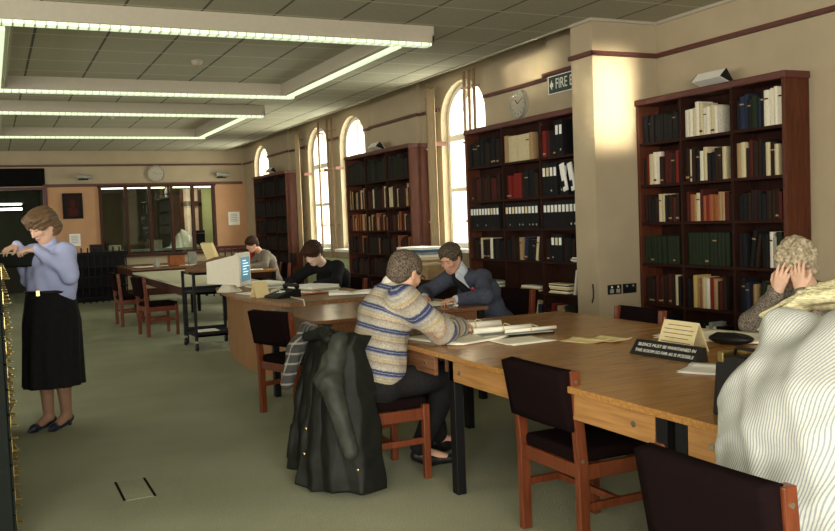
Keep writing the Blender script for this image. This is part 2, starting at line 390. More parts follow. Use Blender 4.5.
tree(12.0, 17.6, 5.2, 1.3, 'leafy garden tree seen through the window between the two nearest bookcases')

# ------------------------------------------------------------------ ceiling fixtures
FZ, FT = 3.02, 3.13
def trunk(name, x0, x1, y0, y1, label, lit=True):
    t = thing('ceiling_light', label, 'light', ((x0 + x1) / 2, (y0 + y1) / 2, FZ), 0, 'white fluorescent trunking on the ceiling')
    cx, cy = (x0 + x1) / 2, (y0 + y1) / 2
    alongx = (x1 - x0) > (y1 - y0)
    w = .02
    h = MB(); X0, X1, Y0, Y1 = x0 - cx, x1 - cx, y0 - cy, y1 - cy
    h.box(X0, X1, Y0, Y1, .06, FT - FZ + .03); h.box(X0, X1, Y0, Y0 + w, 0, .06); h.box(X0, X1, Y1 - w, Y1, 0, .06); h.box(X0, X0 + w, Y0, Y1, 0, .06); h.box(X1 - w, X1, Y0, Y1, 0, .06)
    h.build('housing', 'cream_paint', t)
    L_ = (x1 - x0) if alongx else (y1 - y0)
    g = MB(); ix, iy = (.012, .035) if alongx else (.058, .012); g.box(X0 + ix, X1 - ix, Y0 + iy, Y1 - iy, -.026, -.0)
    if alongx:
        q = int(L_ / .075)
        for k in range(q): a = -L_ / 2 + (k + .5) * L_ / q; g.box(a - .006, a + .006, Y0 + .03, Y1 - .03, -.028, -.0, mi=1)
    g.build('prismatic_diffuser', [M['lit_diffuser'], M['diffuser']], t)
trunk('t', -3.2, 3.68, 7.18, 7.36, 'long white fluorescent trunking nearest the camera, running across the ceiling')
trunk('t', 3.32, 3.50, 7.36, 10.62, 'lit white trunking running away from the nearest cross trunking towards the windows side')
trunk('t', -3.2, 3.50, 10.62, 10.80, 'second white trunking across the ceiling, closing the nearest rectangle')
trunk('t', -3.2, 3.66, 12.56, 12.74, 'third white trunking across the ceiling, starting the farther rectangle')
trunk('t', 3.32, 3.50, 12.74, 15.7, 'lit white trunking on the window side of the farther rectangle')
trunk('t', -3.2, 3.50, 15.7, 15.88, 'farthest white trunking across the ceiling before the end wall')
trunk('t', .06, .25, 7.46, 10.52, 'broad lit trunking at the left edge of the nearest rectangle')
trunk('t', .06, .25, 12.84, 15.6, 'broad lit trunking at the left edge of the farther rectangle')
t = thing('ceiling_light', 'small glowing bars standing in for a light fixture reflected in dark lobby glass', 'light', (.42, 22.4, 2.0));  # glowing bars stand in for a fixture's reflection in the dark glass
k = MB(); k.box(-.32, .28, -.1, .1, 0, .05); k.box(-.32, .28, -.1, .1, .12, .15); k.build('tube_lamp', 'tube', t); k = MB(); k.box(-.4, .34, -.14, .14, .17, .2); k.tube([(-.03, 0, .2), (-.03, 0, .8)], .01, 6); k.build('housing', 'black', t)
for (px, py, l) in ((2.02, 9.3, 'small round smoke detector on the ceiling inside the nearest light rectangle'), (1.72, 14.1, 'small round smoke detector on the ceiling inside the farther light rectangle')):
    t = thing('smoke_detector', l, 'smoke detector', (px, py, CZ - .045)); k = MB(); k.tube([(0, 0, 0), (0, 0, .03), (0, 0, .045)], [.045, .06, .06], 16); k.build('housing', 'cream_paint', t); k = MB(); k.disc((0, 0, -.004), .02, .01, 2, 12); k.build('sensor_cap', 'wall_tan', t)
for k_, (x0, x1) in enumerate(((1.45, 3.60), (3.72, 5.4))):
    t = thing('office_light', ('greenish lit tube along the top of the three left office panes', 'greenish lit tube along the top of the two right office panes')[k_], 'light', ((x0 + x1) / 2, 20.62, 2.38))
    w = (x1 - x0) / 2; k = MB(); k.tube([(-w, 0, 0), (w, 0, 0)], .022, 8); k.build('tube_lamp', 'tube_off', t); k = MB(); k.box(-w, w, -.04, .04, .03, .16); k.build('housing', 'white_paint', t)

# ------------------------------------------------------------------ chairs
BT = .054
def make_chair(label, loc, rz, group='wooden library chairs with brown upholstery'):
    t = thing('library_chair', label, 'chair', loc, rz, group)
    W = .225
    for s in (-1, 1):
        k = MB(); y0, y1 = s * W - .018, s * W + .018
        k.prism([(.0, 0), (.05, 0), (.05, .40), (.015, .80), (-.03, .80), (.0, .40)], 1, y0, y1, bev=.005)
        k.build('leg', 'chair_wood', t)
        for (x, z) in ((-.004, .755), (.012, .60), (.018, .42)): k = MB(); k.disc((x, s * (W + .018), z), .008, .006, 1, 10); k.build('screw', 'chrome', t)
    for s in (-1, 1):
        k = MB(); k.box(.40, .44, s * W - .018, s * W + .018, 0, .42, bev=.005); k.build('leg', 'chair_wood', t)
    for s in (-1, 1):
        k = MB(); k.box(.04, .41, s * W - .012, s * W + .012, .335, .40, bev=.004); k.box(.04, .41, s * W - .01, s * W + .01, .20, .235, bev=.003); k.build('side_rail', 'chair_wood', t)
    k = MB(); k.box(.405, .43, -W, W, .34, .40, bev=.003); k.box(.01, .035, -W, W, .34, .40, bev=.003); k.box(.21, .235, -W, W, .20, .23, bev=.003); k.build('stretcher', 'chair_wood', t)
    k = MB()
    def back(u, v):
        y = (u - .5) * 2 * (W + .006); z = .555 + .25 * v; x = .014 - .055 * (z - .5) / .3 - .008 * (1 - (2 * u - 1) ** 2)
        return (x - .030 + BT, y, z)
    k.grid(back, 12, 6, .056); k.build('backrest', 'chair_fab', t, True)
    k = MB(); k.box(.02, .445, -W + .02, W - .02, .395, .455, bev=.02, seg=3); k.build('seat', 'chair_fab', t, True)
    return t
chA = make_chair('empty brown chair pushed fully under the big reading table, nearest the camera on the left', (2.14, 3.25, 0), 0)
def chair(label, loc, rz=0):
    c = copy_tree(chA); c.location = loc; c.rotation_euler.z = rz; c['label'] = label; return c
chair('brown chair at the bottom right, under the woman in the striped shirt', (1.64, 1.71, 0))
chair('chair with a long dark coat over its back, under the man in patterned jumper', (1.71, 4.66, 0))
chair('brown chair with the orange upright, empty, by the left end of the middle table', (1.88, 6.49, 0), math.radians(18))
chair('brown chair across the big table, only its dark back above the tabletop near the sockets', (3.86, 4.70, 0), PI)
chair('chair behind the man in the blue suit, orange upright beside his elbow', (4.15, 6.72, 0), PI + .15)
chair('nearer of the two chairs at the pale topped table beside the book trolley', (1.80, 12.55, 0), .1)
chair('farther of the two chairs at the pale topped table, left of its neighbour', (1.68, 14.15, 0), .05)
chair('chair hidden under the person in the black jumper at the enquiry desk', (3.75, 9.60, 0), PI + .25)
chair('chair under the old woman holding her face, across the big table', (4.22, 3.48, 0), PI)
chair('chair under the far reader in the grey cardigan', (4.45, 14.5, 0), PI)

# ------------------------------------------------------------------ tables
TOPT = .028
def table(label, x0, x1, y0, y1, top='table_top', rail='table_edge', legs=None, group='brown reading tables', h=.74, name='reading_table', bolts=True, overhang=.0):
    cx, cy = (x0 + x1) / 2, (y0 + y1) / 2
    t = thing(name, label, 'table', (cx, cy, 0), 0, group); X, Y = (x1 - x0) / 2, (y1 - y0) / 2
    k = MB(); k.box(-X, X, -Y + .0015, Y - .0015, h - TOPT, h, bev=.003); k.build('tabletop', top, t)
    legs = legs or [(-X + .05, -Y + .05), (-X + .05, Y - .05), (X - .05, -Y + .05), (X - .05, Y - .05)]
    for (lx, ly) in legs:
        k = MB(); k.box(lx - .026, lx + .026, ly - .03, ly + .03, 0, h - TOPT, bev=.004); k.build('leg', 'leg_black', t)
    for s in (-1, 1):
        k = MB(); k.box(s * (X - .035) - .011, s * (X - .035) + .011, -Y + .085, Y - .085, h - .14, h - TOPT, bev=.002); k.build('side_rail', rail, t)
        if bolts:
            for q in (-1, 1): k = MB(); k.disc((s * (X - .023), q * (Y - .20), h - .085), .012, .006, 0, 12); k.build('bolt', 'chrome', t)
        k = MB(); k.box(-X + .08, X - .08, s * (Y - .06) - .011, s * (Y - .06) + .011, h - .12, h - TOPT); k.build('end_rail', rail, t)
    return t
table('nearest section of the big reading table, under the handbag and the silence sign end', 2.10, 3.71, .64, 2.43)
table('middle section of the big reading table, holding the yellow slips and the silence sign', 2.10, 3.71, 2.43, 4.20, legs=[(-.755, -.835), (.755, -.835), (-.755, .78), (.755, .78)])
table('far section of the big reading table, where the man in the patterned jumper leans', 2.10, 3.71, 4.20, 5.40, rail='mid_top', legs=[(-.755, .55), (.755, .55), (0, .55)])  # shadow put into the rail colour: darker than the other sections' oak
table('middle reading table behind the jumper man, with the suited man at its right end', 2.06, 3.52, 6.10, 7.30, top='mid_top', rail='mid_top', bolts=False)
table('table with a pale cream top between the book trolley and the two far chairs', 2.10, 3.1, 11.25, 15.4, top='pale_top', rail='dark_wood', bolts=False)
table('farthest dark reading table in front of the office windows, papers on its top', 2.25, 4.1, 16.6, 18.9, top='mid_top', rail='dark_wood', bolts=False)
table('small table under the hands of the far reader in grey', 3.15, 4.05, 13.6, 15.6, top='table_top', rail='dark_wood', bolts=False)

# enquiry desk with a curved front
t = thing('enquiry_desk', 'brown enquiry desk with a curved front edge, under the computer and telephone', 'desk', (0, 0, 0))
outer = [(2.36, 7.62), (2.28, 7.95), (2.22, 8.4), (2.18, 8.95), (2.22, 9.5), (2.30, 10.05), (2.34, 10.4)]
poly = [(3.42, 7.62)] + outer + [(3.05, 10.4), (3.05, 9.2), (3.42, 9.0)]
k = MB(); k.prism(poly, 2, .705, .74, bev=.004); k.build('desktop', 'desk_wood', t)
k = MB(); inn = [(x + .10, y) for x, y in outer]
pol2 = [(3.36, 7.70)] + [(inn[0][0], 7.70)] + inn[1:-1] + [(2.44, 10.3), (2.48, 10.3)] + [(x + .04, y) for x, y in inn[1:-1]][::-1] + [(2.50, 7.74), (3.36, 7.74)]
k.prism(pol2, 2, 0, .705); k.build('front_panel', 'desk_wood', t)
k = MB(); k.prism([(3.36, 7.74), (3.36, 9.0), (3.33, 9.0), (3.33, 7.74)], 2, 0, .705); k.build('side_panel', 'desk_wood', t)
k = MB(); k.box(2.40, 3.38, 7.655, 7.695, .62, .742, bev=.003); k.build('fascia', wood('reddish_fascia', (.09, .035, .018), (.13, .05, .025), .7, 0, spec=.2), t)

# ------------------------------------------------------------------ bookcases and books
ORD = ['first', 'second', 'third', 'fourth', 'fifth', 'sixth', 'seventh', 'eighth', 'ninth', 'tenth', 'eleventh', 'twelfth', 'thirteenth', 'fourteenth', 'fifteenth', 'sixteenth', 'seventeenth', 'eighteenth', 'nineteenth', 'twentieth', 'twenty-first', 'twenty-second', 'twenty-third', 'twenty-fourth']
def bookcase(label, xf, depth, y0, y1, ys, shelves, ztop, endpanel=True):
    """front at xf facing -x, y0 near, y1 far, ys dividers, shelves z of the boards"""
    t = thing('bookcase', label, 'bookcase', (xf, (y0 + y1) / 2, 0), 0, 'tall mahogany bookcases along the window wall'); cy = (y0 + y1) / 2
    for s, yy in ((-1, y0), (1, y1)):
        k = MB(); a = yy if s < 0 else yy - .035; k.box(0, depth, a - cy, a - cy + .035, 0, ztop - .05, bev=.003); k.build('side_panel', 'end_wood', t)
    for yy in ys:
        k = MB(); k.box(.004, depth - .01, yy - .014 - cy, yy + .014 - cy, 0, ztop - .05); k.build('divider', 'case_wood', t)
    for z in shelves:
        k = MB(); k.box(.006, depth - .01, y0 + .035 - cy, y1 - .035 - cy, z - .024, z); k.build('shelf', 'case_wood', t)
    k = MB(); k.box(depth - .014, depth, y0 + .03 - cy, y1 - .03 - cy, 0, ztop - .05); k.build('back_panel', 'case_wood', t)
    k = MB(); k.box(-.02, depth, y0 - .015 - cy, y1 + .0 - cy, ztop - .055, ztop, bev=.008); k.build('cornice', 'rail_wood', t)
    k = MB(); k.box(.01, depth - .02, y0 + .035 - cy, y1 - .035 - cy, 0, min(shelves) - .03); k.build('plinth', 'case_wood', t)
    return t
SH3 = [2.05, 1.675, 1.34, .97, .607, .24]; SH2 = [2.01, 1.625, 1.305, .975, .66, .24]
B3Y = [6.47, 5.906, 5.327, 4.79]; B2Y = [9.08, 8.28, 7.552, 6.81]; B1Y = [12.93, 12.15, 11.38, 10.60]; B0Y = [18.24, 17.5, 16.76, 16.02]
bookcase('tall mahogany bookcase nearest the camera, right of the pier, reddish end panel', 5.34, .25, 4.79, 6.47, B3Y[1:3], SH3, 2.44)
bookcase('tall mahogany bookcase left of the pier, under the clock, with many black box files', 5.00, .178, 6.81, 9.08, B2Y[1:3], SH2, 2.44)
bookcase('tall mahogany bookcase between the single window and the twin windows', 5.00, .275, 10.60, 12.93, B1Y[1:3], SH2, 2.44)
bookcase('farthest tall mahogany bookcase beside the last arched window', 5.00, .275, 16.02, 18.24, B0Y[1:3], SH2, 2.44)

BC = {'k': ((.010, .010, .011), 'black'), 'd': ((.022, .012, .008), 'dark brown'), 'm': ((.06, .012, .010), 'maroon'), 'r': ((.17, .016, .012), 'red'), 'o': ((.26, .09, .035), 'orange brown'),
      't': ((.33, .22, .11), 'tan'), 'c': ((.52, .45, .28), 'cream'), 'w': ((.66, .62, .50), 'off-white'), 'g': ((.016, .024, .013), 'dark green'), 'b': ((.018, .025, .05), 'navy'),
      'y': ((.5, .36, .12), 'yellow'), 'u': ((.05, .12, .25), 'blue'), 'l': ((.30, .31, .27), 'grey')}
for k_, (c_, n_) in BC.items(): M['bk_' + k_] = mat('cloth_' + n_.replace(' ', '_'), c_, .75, var=.18, scale=14, spec=.15)
def unit_book(code, style):
    """unit book: x 0 (spine) to 1, y -.5...5, z 0..1"""
    k = MB()
    n = 5
    pts = [(1, -.5), (1, -.42), (.06, -.42), (.06, .42), (1, .42), (1, .5)] + [(.03 - .03 * math.sin(PI * i / n), .5 - i / n) for i in range(n + 1)]
    k.prism(pts, 2, 0, 1)                                      # case with rounded spine
    k.box(.05, .97, -.43, .43, .02, .98, mi=1)                 # page block
    lab = {0: [(.74, .78)], 1: [(.10, .16)], 2: [], 3: []}[style]
    for a, c in lab: k.box(-.006, .02, -.40, .40, a, c, mi=2)
    me = bpy.data.meshes.new('book'); k.b.to_mesh(me); k.b.free()
    for m in ('bk_' + code, 'bk_t', 'bk_t' if code not in 'cwyt' else 'bk_m'): me.materials.append(M[m])
    return me
UB = {}
def book(code, xf, y, z, w, h, d, label, group, lean=0, name='book', cat='book', style=None):
    st = RND.choice((0, 1, 2, 2, 3, 3, 3)) if style is None else style
    if (code, st) not in UB: UB[(code, st)] = unit_book(code, st)
    o = bpy.data.objects.new(name, UB[(code, st)]); COL.objects.link(o); o.location = (xf, y, z); o.scale = (d, w, h)
    if lean: o.rotation_euler.x = lean; o.location.z += abs(math.sin(lean)) * w * .5
    return tag(o, label, cat, group)
NB = [0, 0]
ROWN = ['top', 'second', 'third', 'fourth', 'fifth', 'bottom']
def fill(xf, depth, ya, yb, row, shelves, ztop, spec, bay, casename, avgw):
    """ya far (left in the picture) to yb near; spec letters are single books, capital letters box files, '_' gaps, '>' leaning"""
    z = shelves[row]; top = (ztop - .05 if row == 0 else shelves[row - 1] - .024); H = top - z
    y = ya - .022; i = 0; lean = 0; setlet = None; j = 0
    for ch in spec:
        if ch == '_': y -= .05; lean = 0; continue
        if ch == '>': lean = .16; continue
        file_ = ch.isupper()
        w = (.062 if file_ else avgw * RND.uniform(.75, 1.3))
        if y - w < yb + .018: break
        if ch != setlet: seth = RND.uniform(.66, .80); setlet = ch
        h = H * (.90 if file_ else (seth + RND.uniform(-.05, .05) * (0 if ch in 'gc' else 1))); d = min(depth - .05, .24 if file_ else RND.uniform(.15, .19))
        j += 1
        nm = BC[ch.lower()][1]
        if file_:
            o = thing('box_file', '%s box file, %s from left, %s shelf, %s bay, %s' % (nm, ORD[j - 1], ROWN[row], bay, casename), 'box file', (xf + .015, y - w / 2, z), 0, 'black box files in the bookcase under the clock')
            k = MB(); k.box(0, d, -w / 2, w / 2, 0, h, bev=.003); k.build('case', 'bk_' + ch.lower(), o)
            k = MB(); k.box(-.002, .001, -w * .33, w * .33, h * .60, h * .86); k.build('spine_label', 'letter' if RND.random() < .8 else 'card', o)
            if RND.random() < .5: k = MB(); k.disc((-.001, 0, h * .16), .012, .006, 0, 10); k.build('finger_ring', 'chrome', o)
            NB[1] += 1
        else:
            nm2 = nm + (' leaning' if lean else '')
            l = '%s book, %s from left, %s shelf, %s bay, %s' % (nm2, ORD[j - 1], ROWN[row], bay, casename)
            if lean and j > 1: y -= h * math.sin(lean) * .3
            book(ch, xf + .02 + RND.uniform(0, .02), y - w / 2, z + .001, w, h, d, l, 'books on the %s shelf of the %s' % (ROWN[row], casename), lean)
            NB[0] += 1
        y -= w + .0015
CN3, CN2 = 'bookcase right of pier', 'bookcase under clock'
S3 = [['kkkkkkkkkkkkw', 'wwcwcwwcw', 'kbbkgbkwwww'], ['drcwwdmmdrdm', 'dcdkwckkddc', 'tcdmddkcdcrtcdmc'], ['ddkdcckdmd', 'motcmoroottmd', 'kkdkmkkdddmr'],
      ['ggggggggggg', 'ggggggggggg', 'kk>kd_dkwlgk'], ['dddmdmddmdck', 'kdytocwrtmd', 'kkbdt>gt_ub'], ['dtdkkkkk', 'kkkkkwlwk', 'kkkkkkbkk']]
for r_, row in enumerate(S3):
    for c_, sp in enumerate(row):
        fill(5.34, .25, B3Y[c_] - (.02 if c_ == 0 else 0), B3Y[c_ + 1] + (.03 if c_ == 2 else 0), r_, SH3, 2.44, sp, ('left', 'middle', 'right')[c_], CN3, .039)
S2 = [['kkdkkkdkkdk', 'tccccccct', 'rmkkKK'], ['mdmmddmdmmd', 'drrrrdkkkd', 'KKKK_KK'], ['KKKKKKKKKK', 'KKKKKKKKKK', 'KKKKKKKKKK'],
      ['kdkckdwkdkk', 'kdddt>bkkcdk', 'dkKKKdkd'], ['', '', ''], ['dmkrrcdtm', 'cytrrmrccb', 'krmttggdk']]
for r_, row in enumerate(S2):
    for c_, sp in enumerate(row):
        fill(5.00, .178, B2Y[c_] - (.03 if c_ == 0 else 0), B2Y[c_ + 1] + (.03 if c_ == 2 else 0), r_, SH2, 2.44, sp, ('left', 'middle', 'right')[c_], CN2, .058)
# fifth shelf of the bookcase under the clock: flat stacks and slanting files
def stack(name, label, x, y, z, w, d, n, mats, group, rz=0, th=.012, cat='paper stack'):
    t = thing(name, label, cat, (x, y, z), rz, group)
    for i in range(n):
        k = MB(); dx, dy = RND.uniform(-.012, .012), RND.uniform(-.012, .012); k.box(-w / 2 + dx, w / 2 + dx, -d / 2 + dy, d / 2 + dy, i * th, (i + .92) * th, bev=.002); k.build('sheet_bundle', mats[i % len(mats)], t)
    return t
G5 = 'flat piles on the fifth shelf under the clock'
stack('paper_pile', 'low green and cream pile lying on the fifth shelf, left bay, under the clock', 5.09, 8.62, .661, .13, .32, 6, ['green_rad', 'paper', 'bk_l'], G5)
stack('paper_pile', 'flat cream pile on the fifth shelf, middle bay, under the clock', 5.09, 7.85, .661, .13, .34, 4, ['paper', 'bk_t', 'card'], G5)
stack('paper_pile', 'taller cream pile on the fifth shelf, right bay, beside slanting files', 5.09, 7.32, .661, .13, .30, 8, ['card', 'paper', 'bk_d', 'paper_yel'], G5)
stack('paper_pile', 'thin pile lying on top of files in the fourth shelf, right bay near the pier', 5.09, 6.98, .976, .13, .22, 4, ['bk_l', 'paper'], G5)
for i in range(3):
    o = book('wkk'[i], 5.02, 7.06 - i * .055, .662, .03, .24, .18, ('off-white', 'black', 'second black')[i] + ' file slanting against the pier end of the fifth shelf', G5, .22, 'slanting_file', 'file')
o = thing('box_file', 'brown box file with a pale label, last on the fifth shelf beside the pier', 'box file', (5.015, 6.88, .66)); k = MB(); k.box(0, .2, -.035, .035, 0, .26, bev=.003); k.build('case', 'bk_d', o); k = MB(); k.box(-.002, .001, -.022, .022, .1, .2); k.build('spine_label', 'letter', o)
# white tilted packets among the black files of the second shelf
for i, (y, l) in enumerate(((7.12, 'left'), (6.99, 'right'))):
    o = thing('pamphlet_packet', '%s of two white packets leaning out of the second shelf beside the pier' % l, 'packet', (4.985, y, 1.66), 0, 'white packets on the second shelf')
    k = MB(); k.box(-.006, .01, -.035, .035, 0, .27, bev=.003, rot=Matrix.Rotation(-.25, 4, 'X')); k.build('cover', 'letter', o)
    k = MB(); k.box(-.009, -.006, -.02, .02, .04, .10, rot=Matrix.Rotation(-.25, 4, 'X')); k.build('stamp', 'bk_k', o)
# the books of the two farther cases: far beyond the countable near ones, one body
k = MB(); rr = random.Random(3)
codes = 'dmkrcbgot'; allm = ['bk_' + c for c in codes]
for BYs, rows in ((B1Y, ['kdkdgk', 'dctmkd', 'mdodtm', 'dkmkod', 'dmdkkd', 'modkkd']), (B0Y, ['kkkkdk', 'kdkdkk', 'dkkkkd', 'ddkdkd', 'kddkdk', 'ddkkdd'])):
    for r_ in range(6):
        z = SH2[r_]; top = 2.39 if r_ == 0 else SH2[r_ - 1] - .024; H = top - z
        for c_ in range(3):
            y = BYs[c_] - .045; lo = BYs[c_ + 1] + .04
            while y > lo:
                w = rr.uniform(.022, .05); h = H * rr.uniform(.62, .85)
                if rr.random() > .06: k.box(5.015, 5.145, y - w, y - .001, z, z + h, mi=codes.index(rr.choice(rows[r_])))
                y -= w
o = k.build('book_rows', allm); tag(o, 'rows of dark and reddish books filling the two farther bookcases', 'books', kind='stuff')

# uplighters on bookcase tops
def uplighter(label, x, y, s=1):
    t = thing('uplighter', label, 'lamp', (x, y, 2.44), 0, 'wedge uplighters on the bookcase tops')
    k = MB(); k.prism([(-.07, .06 * s), (.09, .0), (.10, .01), (-.0, .13 * s)], 1, -.16, .16, bev=.002); k.build('reflector', 'white_paint', t)
    for a in (-.168, .16): k = MB(); k.prism([(-.065, .065 * s), (.09, .004), (-.0, .13 * s)], 1, a, a + .008); k.build('end_cheek', 'black', t)
    k = MB(); k.box(.0, .1, -.05, .05, 0, .02); k.build('foot', 'black', t); return t
uplighter('white wedge shaped uplighter on top of the bookcase right of the pier', 5.43, 5.62)
uplighter('dark wedge uplighter on top of the bookcase between the windows', 5.08, 11.9)
uplighter('small uplighter on top of the farthest bookcase', 5.08, 17.2)

# ------------------------------------------------------------------ wall fittings
def clock(label, loc, axis, r, hands):
    t = thing('wall_clock', label, 'clock', loc, 0, 'round wall clocks'); s = -1
    def P(u, v, w): return (-w, -u, v) if axis == 0 else (u, -w, v)
    k = MB(); k.disc(P(0, 0, .02), r, .04, axis, 32); k.build('clock_case', 'cream_paint', t)
    k = MB(); n = 32
    pts = [P(r * .97 * math.cos(2 * PI * i / n), r * .97 * math.sin(2 * PI * i / n), .042) for i in range(n + 1)]; k.tube(pts, r * .07, 6); k.build('rim', 'bk_l', t, True)
    k = MB(); k.disc(P(0, 0, .041), r * .9, .004, axis, 32); k.build('dial', 'cream_paint', t)
    k = MB()
    for i in range(12):
        a = 2 * PI * i / 12; k.beam(P(r * .68 * math.cos(a), r * .68 * math.sin(a), .044), P(r * .82 * math.cos(a), r * .82 * math.sin(a), .044), r * .05, .003)
    k.build('hour_marks', 'bk_k', t)
    for nm, a, l, w in (('hour_hand', hands[0], .45, .06), ('minute_hand', hands[1], .7, .04)):
        a = math.radians(90 - a); k = MB(); k.beam(P(0, 0, .047), P(r * l * math.cos(a), r * l * math.sin(a), .047), r * w, .003); k.build(nm, 'bk_k', t)
clock('round pale wall clock above the bookcase with the black box files', (WX, 8.39, 2.665), 0, .15, (315, 60))
clock('round wall clock on the end wall above the office windows', (3.36, BY, 2.655), 1, .18, (300, 90))

t = thing('fire_exit_sign', 'dark green FIRE EXIT sign with a white arrow, partly behind the pier', 'sign', (5.18, 7.29, 2.735))
k = MB(); k.box(-.012, 0, -.31, .31, -.09, .09, bev=.002); k.build('plate', 'sign_green', t)
k = MB(); k.box(-.0135, -.012, -.31, .31, .082, .09); k.box(-.0135, -.012, -.31, .31, -.09, -.082); k.box(-.0135, -.012, .302, .31, -.09, .09); k.build('border', 'letter', t)
k = MB(); k.prism([(.285, 0), (.245, .05), (.245, .02), (.225, .02), (.225, -.02), (.245, -.02), (.245, -.05)], 0, -.0135, -.012); k.build('arrow', 'letter', t)
text('lettering', 'FIRE EXIT', .145, 'letter', t, (-.0135, -.05, -.0), (PI / 2, 0, -PI / 2), sx=.78)
# sockets on the pier
for i, x in enumerate((5.05, 5.22)):
    t = thing('wall_socket', ('left', 'right')[i] + ' of two black double sockets on the pier face', 'socket', (x, 6.48, .745), 0, 'black double sockets on the pier')
    k = MB(); k.box(-.075, .075, -.012, 0, -.043, .043, bev=.003); k.build('plate', 'black', t)
    for s in (-1, 1):
        k = MB(); k.box(s * .035 - .02, s * .035 + .02, -.015, -.012, -.03, .005); k.build('socket_face', 'bk_l' if i == 0 else 'bk_k', t)
        k = MB(); k.box(s * .035 - .008, s * .035 + .008, -.018, -.012, .015, .032); k.build('switch', 'letter' if i == 0 else 'bk_l', t)
t = MB(); t.tube([(4.875, 6.56, .80), (4.865, 6.54, .74), (4.87, 6.55, .68), (4.876, 6.58, .63)], .006, 6); tag(t.build('wall_cable', 'black', smooth=True), 'short dark curved cable end on the side of the pier', 'cable')

# picture, notices, lamps on the end wall
t = thing('framed_portrait', 'dark framed portrait on the tan end wall left of the office windows', 'picture', (1.61, BY - .026, 2.0))
k = MB(); k.box(-.20, .20, -.04, 0, -.27, .27, bev=.01); k.build('frame', 'bk_k', t); k = MB(); k.box(-.15, .15, -.045, -.04, -.22, .22); k.build('canvas', 'bk_d', t)
k = MB(); k.ball((0, -.046, .06), .06, (1, .08, 1.3)); k.ball((0, -.046, -.12), .11, (1, .05, 1)); k.build('painted_sitter', 'bk_m', t)
for x, z, w, h, l in ((5.04, 1.62, .26, .30, 'white notice pinned on the tan board right of the office windows'), (1.62, 1.28, .22, .26, 'white notice on the end wall below the portrait')):
    t = thing('paper_notice', l, 'notice', (x, BY - .026, z)); k = MB(); k.box(-w / 2, w / 2, -.004, 0, -h / 2, h / 2); k.build('sheet', 'letter', t)
    k = MB(); [k.box(-w * .35, w * .3, -.006, -.004, h * (.3 - .13 * i), h * (.34 - .13 * i)) for i in range(5)]; k.build('printed_lines', 'bk_l', t)
for x, l in ((4.80, 'wall spotlight on the end wall above the right office panes'), (1.85, 'wall spotlight on the end wall above the portrait')):
    t = thing('wall_spotlight', l, 'lamp', (x, BY, 2.55), 0, 'wall spotlights on the end wall'); k = MB(); k.box(-.1, .1, -.09, 0, -.01, .02); k.build('bracket', 'black', t)
    k = MB(); k.tube([(-.14, -.12, .08), (.16, -.12, .05)], [.05, .035], 12); k.build('lamp_body', 'bk_l', t); k = MB(); k.tube([(0, -.09, 0), (0, -.11, .05)], .015, 8); k.build('arm', 'black', t)

# pipes and curtains beside the windows
def pipe(y, z0, label, x=5.27, r=.019, m='pipe'):
    t = thing('heating_pipe', label, 'pipe', (x, y, z0), 0, 'vertical pipes beside the windows'); k = MB(); k.tube([(0, 0, 0), (0, 0, 3.2 - z0)], r, 10); k.build('pipe_run', m, t, True)
    for z in (1.4 - z0, 2.35 - z0, 3.0 - z0): k = MB(); k.box(-.03, WX - x, -.025, .025, z - .012, z + .012); k.build('bracket', 'pipe', t)
pipe(9.30, 1.0, 'nearest of the thin pipes crossing the single arched window'); pipe(9.42, 1.0, 'middle of the thin pipes crossing the single arched window'); pipe(9.54, 1.0, 'farthest of the thin pipes crossing the single arched window')
pipe(10.46, 0, 'brown pipe along the bookcase side of the beige curtain', x=5.22); pipe(14.42, 0, 'brown pipe between the twin windows, farther one'); pipe(14.2, 0, 'brown pipe between the twin windows, nearer one'); pipe(15.95, 0, 'brown pipe left of the twin windows'); pipe(14.86, 0, 'thin brown pipe crossing the farther twin window')
def curtain(y, w, z0, label, x=5.19):
    t = thing('curtain', label, 'curtain', (x, y, z0), 0, 'narrow gathered curtains')
    k = MB(); k.grid(lambda u, v: (.025 * math.sin(u * w / .035), (u - .5) * w, v * (3.12 - z0)), 40, 6, .004); k.build('cloth', 'curtain', t, True)
    k = MB(); k.tube([(0, -w / 2 - .03, 3.11 - z0), (0, w / 2 + .03, 3.11 - z0)], .01, 8); k.build('rail', 'brass', t)
curtain(10.30, .22, .9, 'narrow beige curtain gathered left of the single arched window'); curtain(15.80, .16, .9, 'narrow beige curtain left of the twin windows')
# radiators
def radiator(y0, y1, label):
    t = thing('radiator', label, 'radiator', (5.24, (y0 + y1) / 2, .12), 0, 'pale green radiators under the windows'); w = (y1 - y0) / 2
    k = MB(); k.box(-.03, .05, -w, w, 0, .72, bev=.01); n = int(w * 2 / .06)
    for i in range(n): k.box(-.042, -.028, -w + (i + .2) * .06, -w + (i + .75) * .06, .04, .68, bev=.004)
    k.build('panel', 'green_rad', t); k = MB(); k.tube([(0, -w + .1, -.12), (0, -w + .1, .02)], .012, 8); k.tube([(0, w - .1, -.12), (0, w - .1, .02)], .012, 8); k.build('feed_pipe', 'pipe', t)
radiator(13.0, 15.6, 'pale green radiator below the twin arched windows'); radiator(9.2, 10.3, 'pale green radiator below the single arched window')

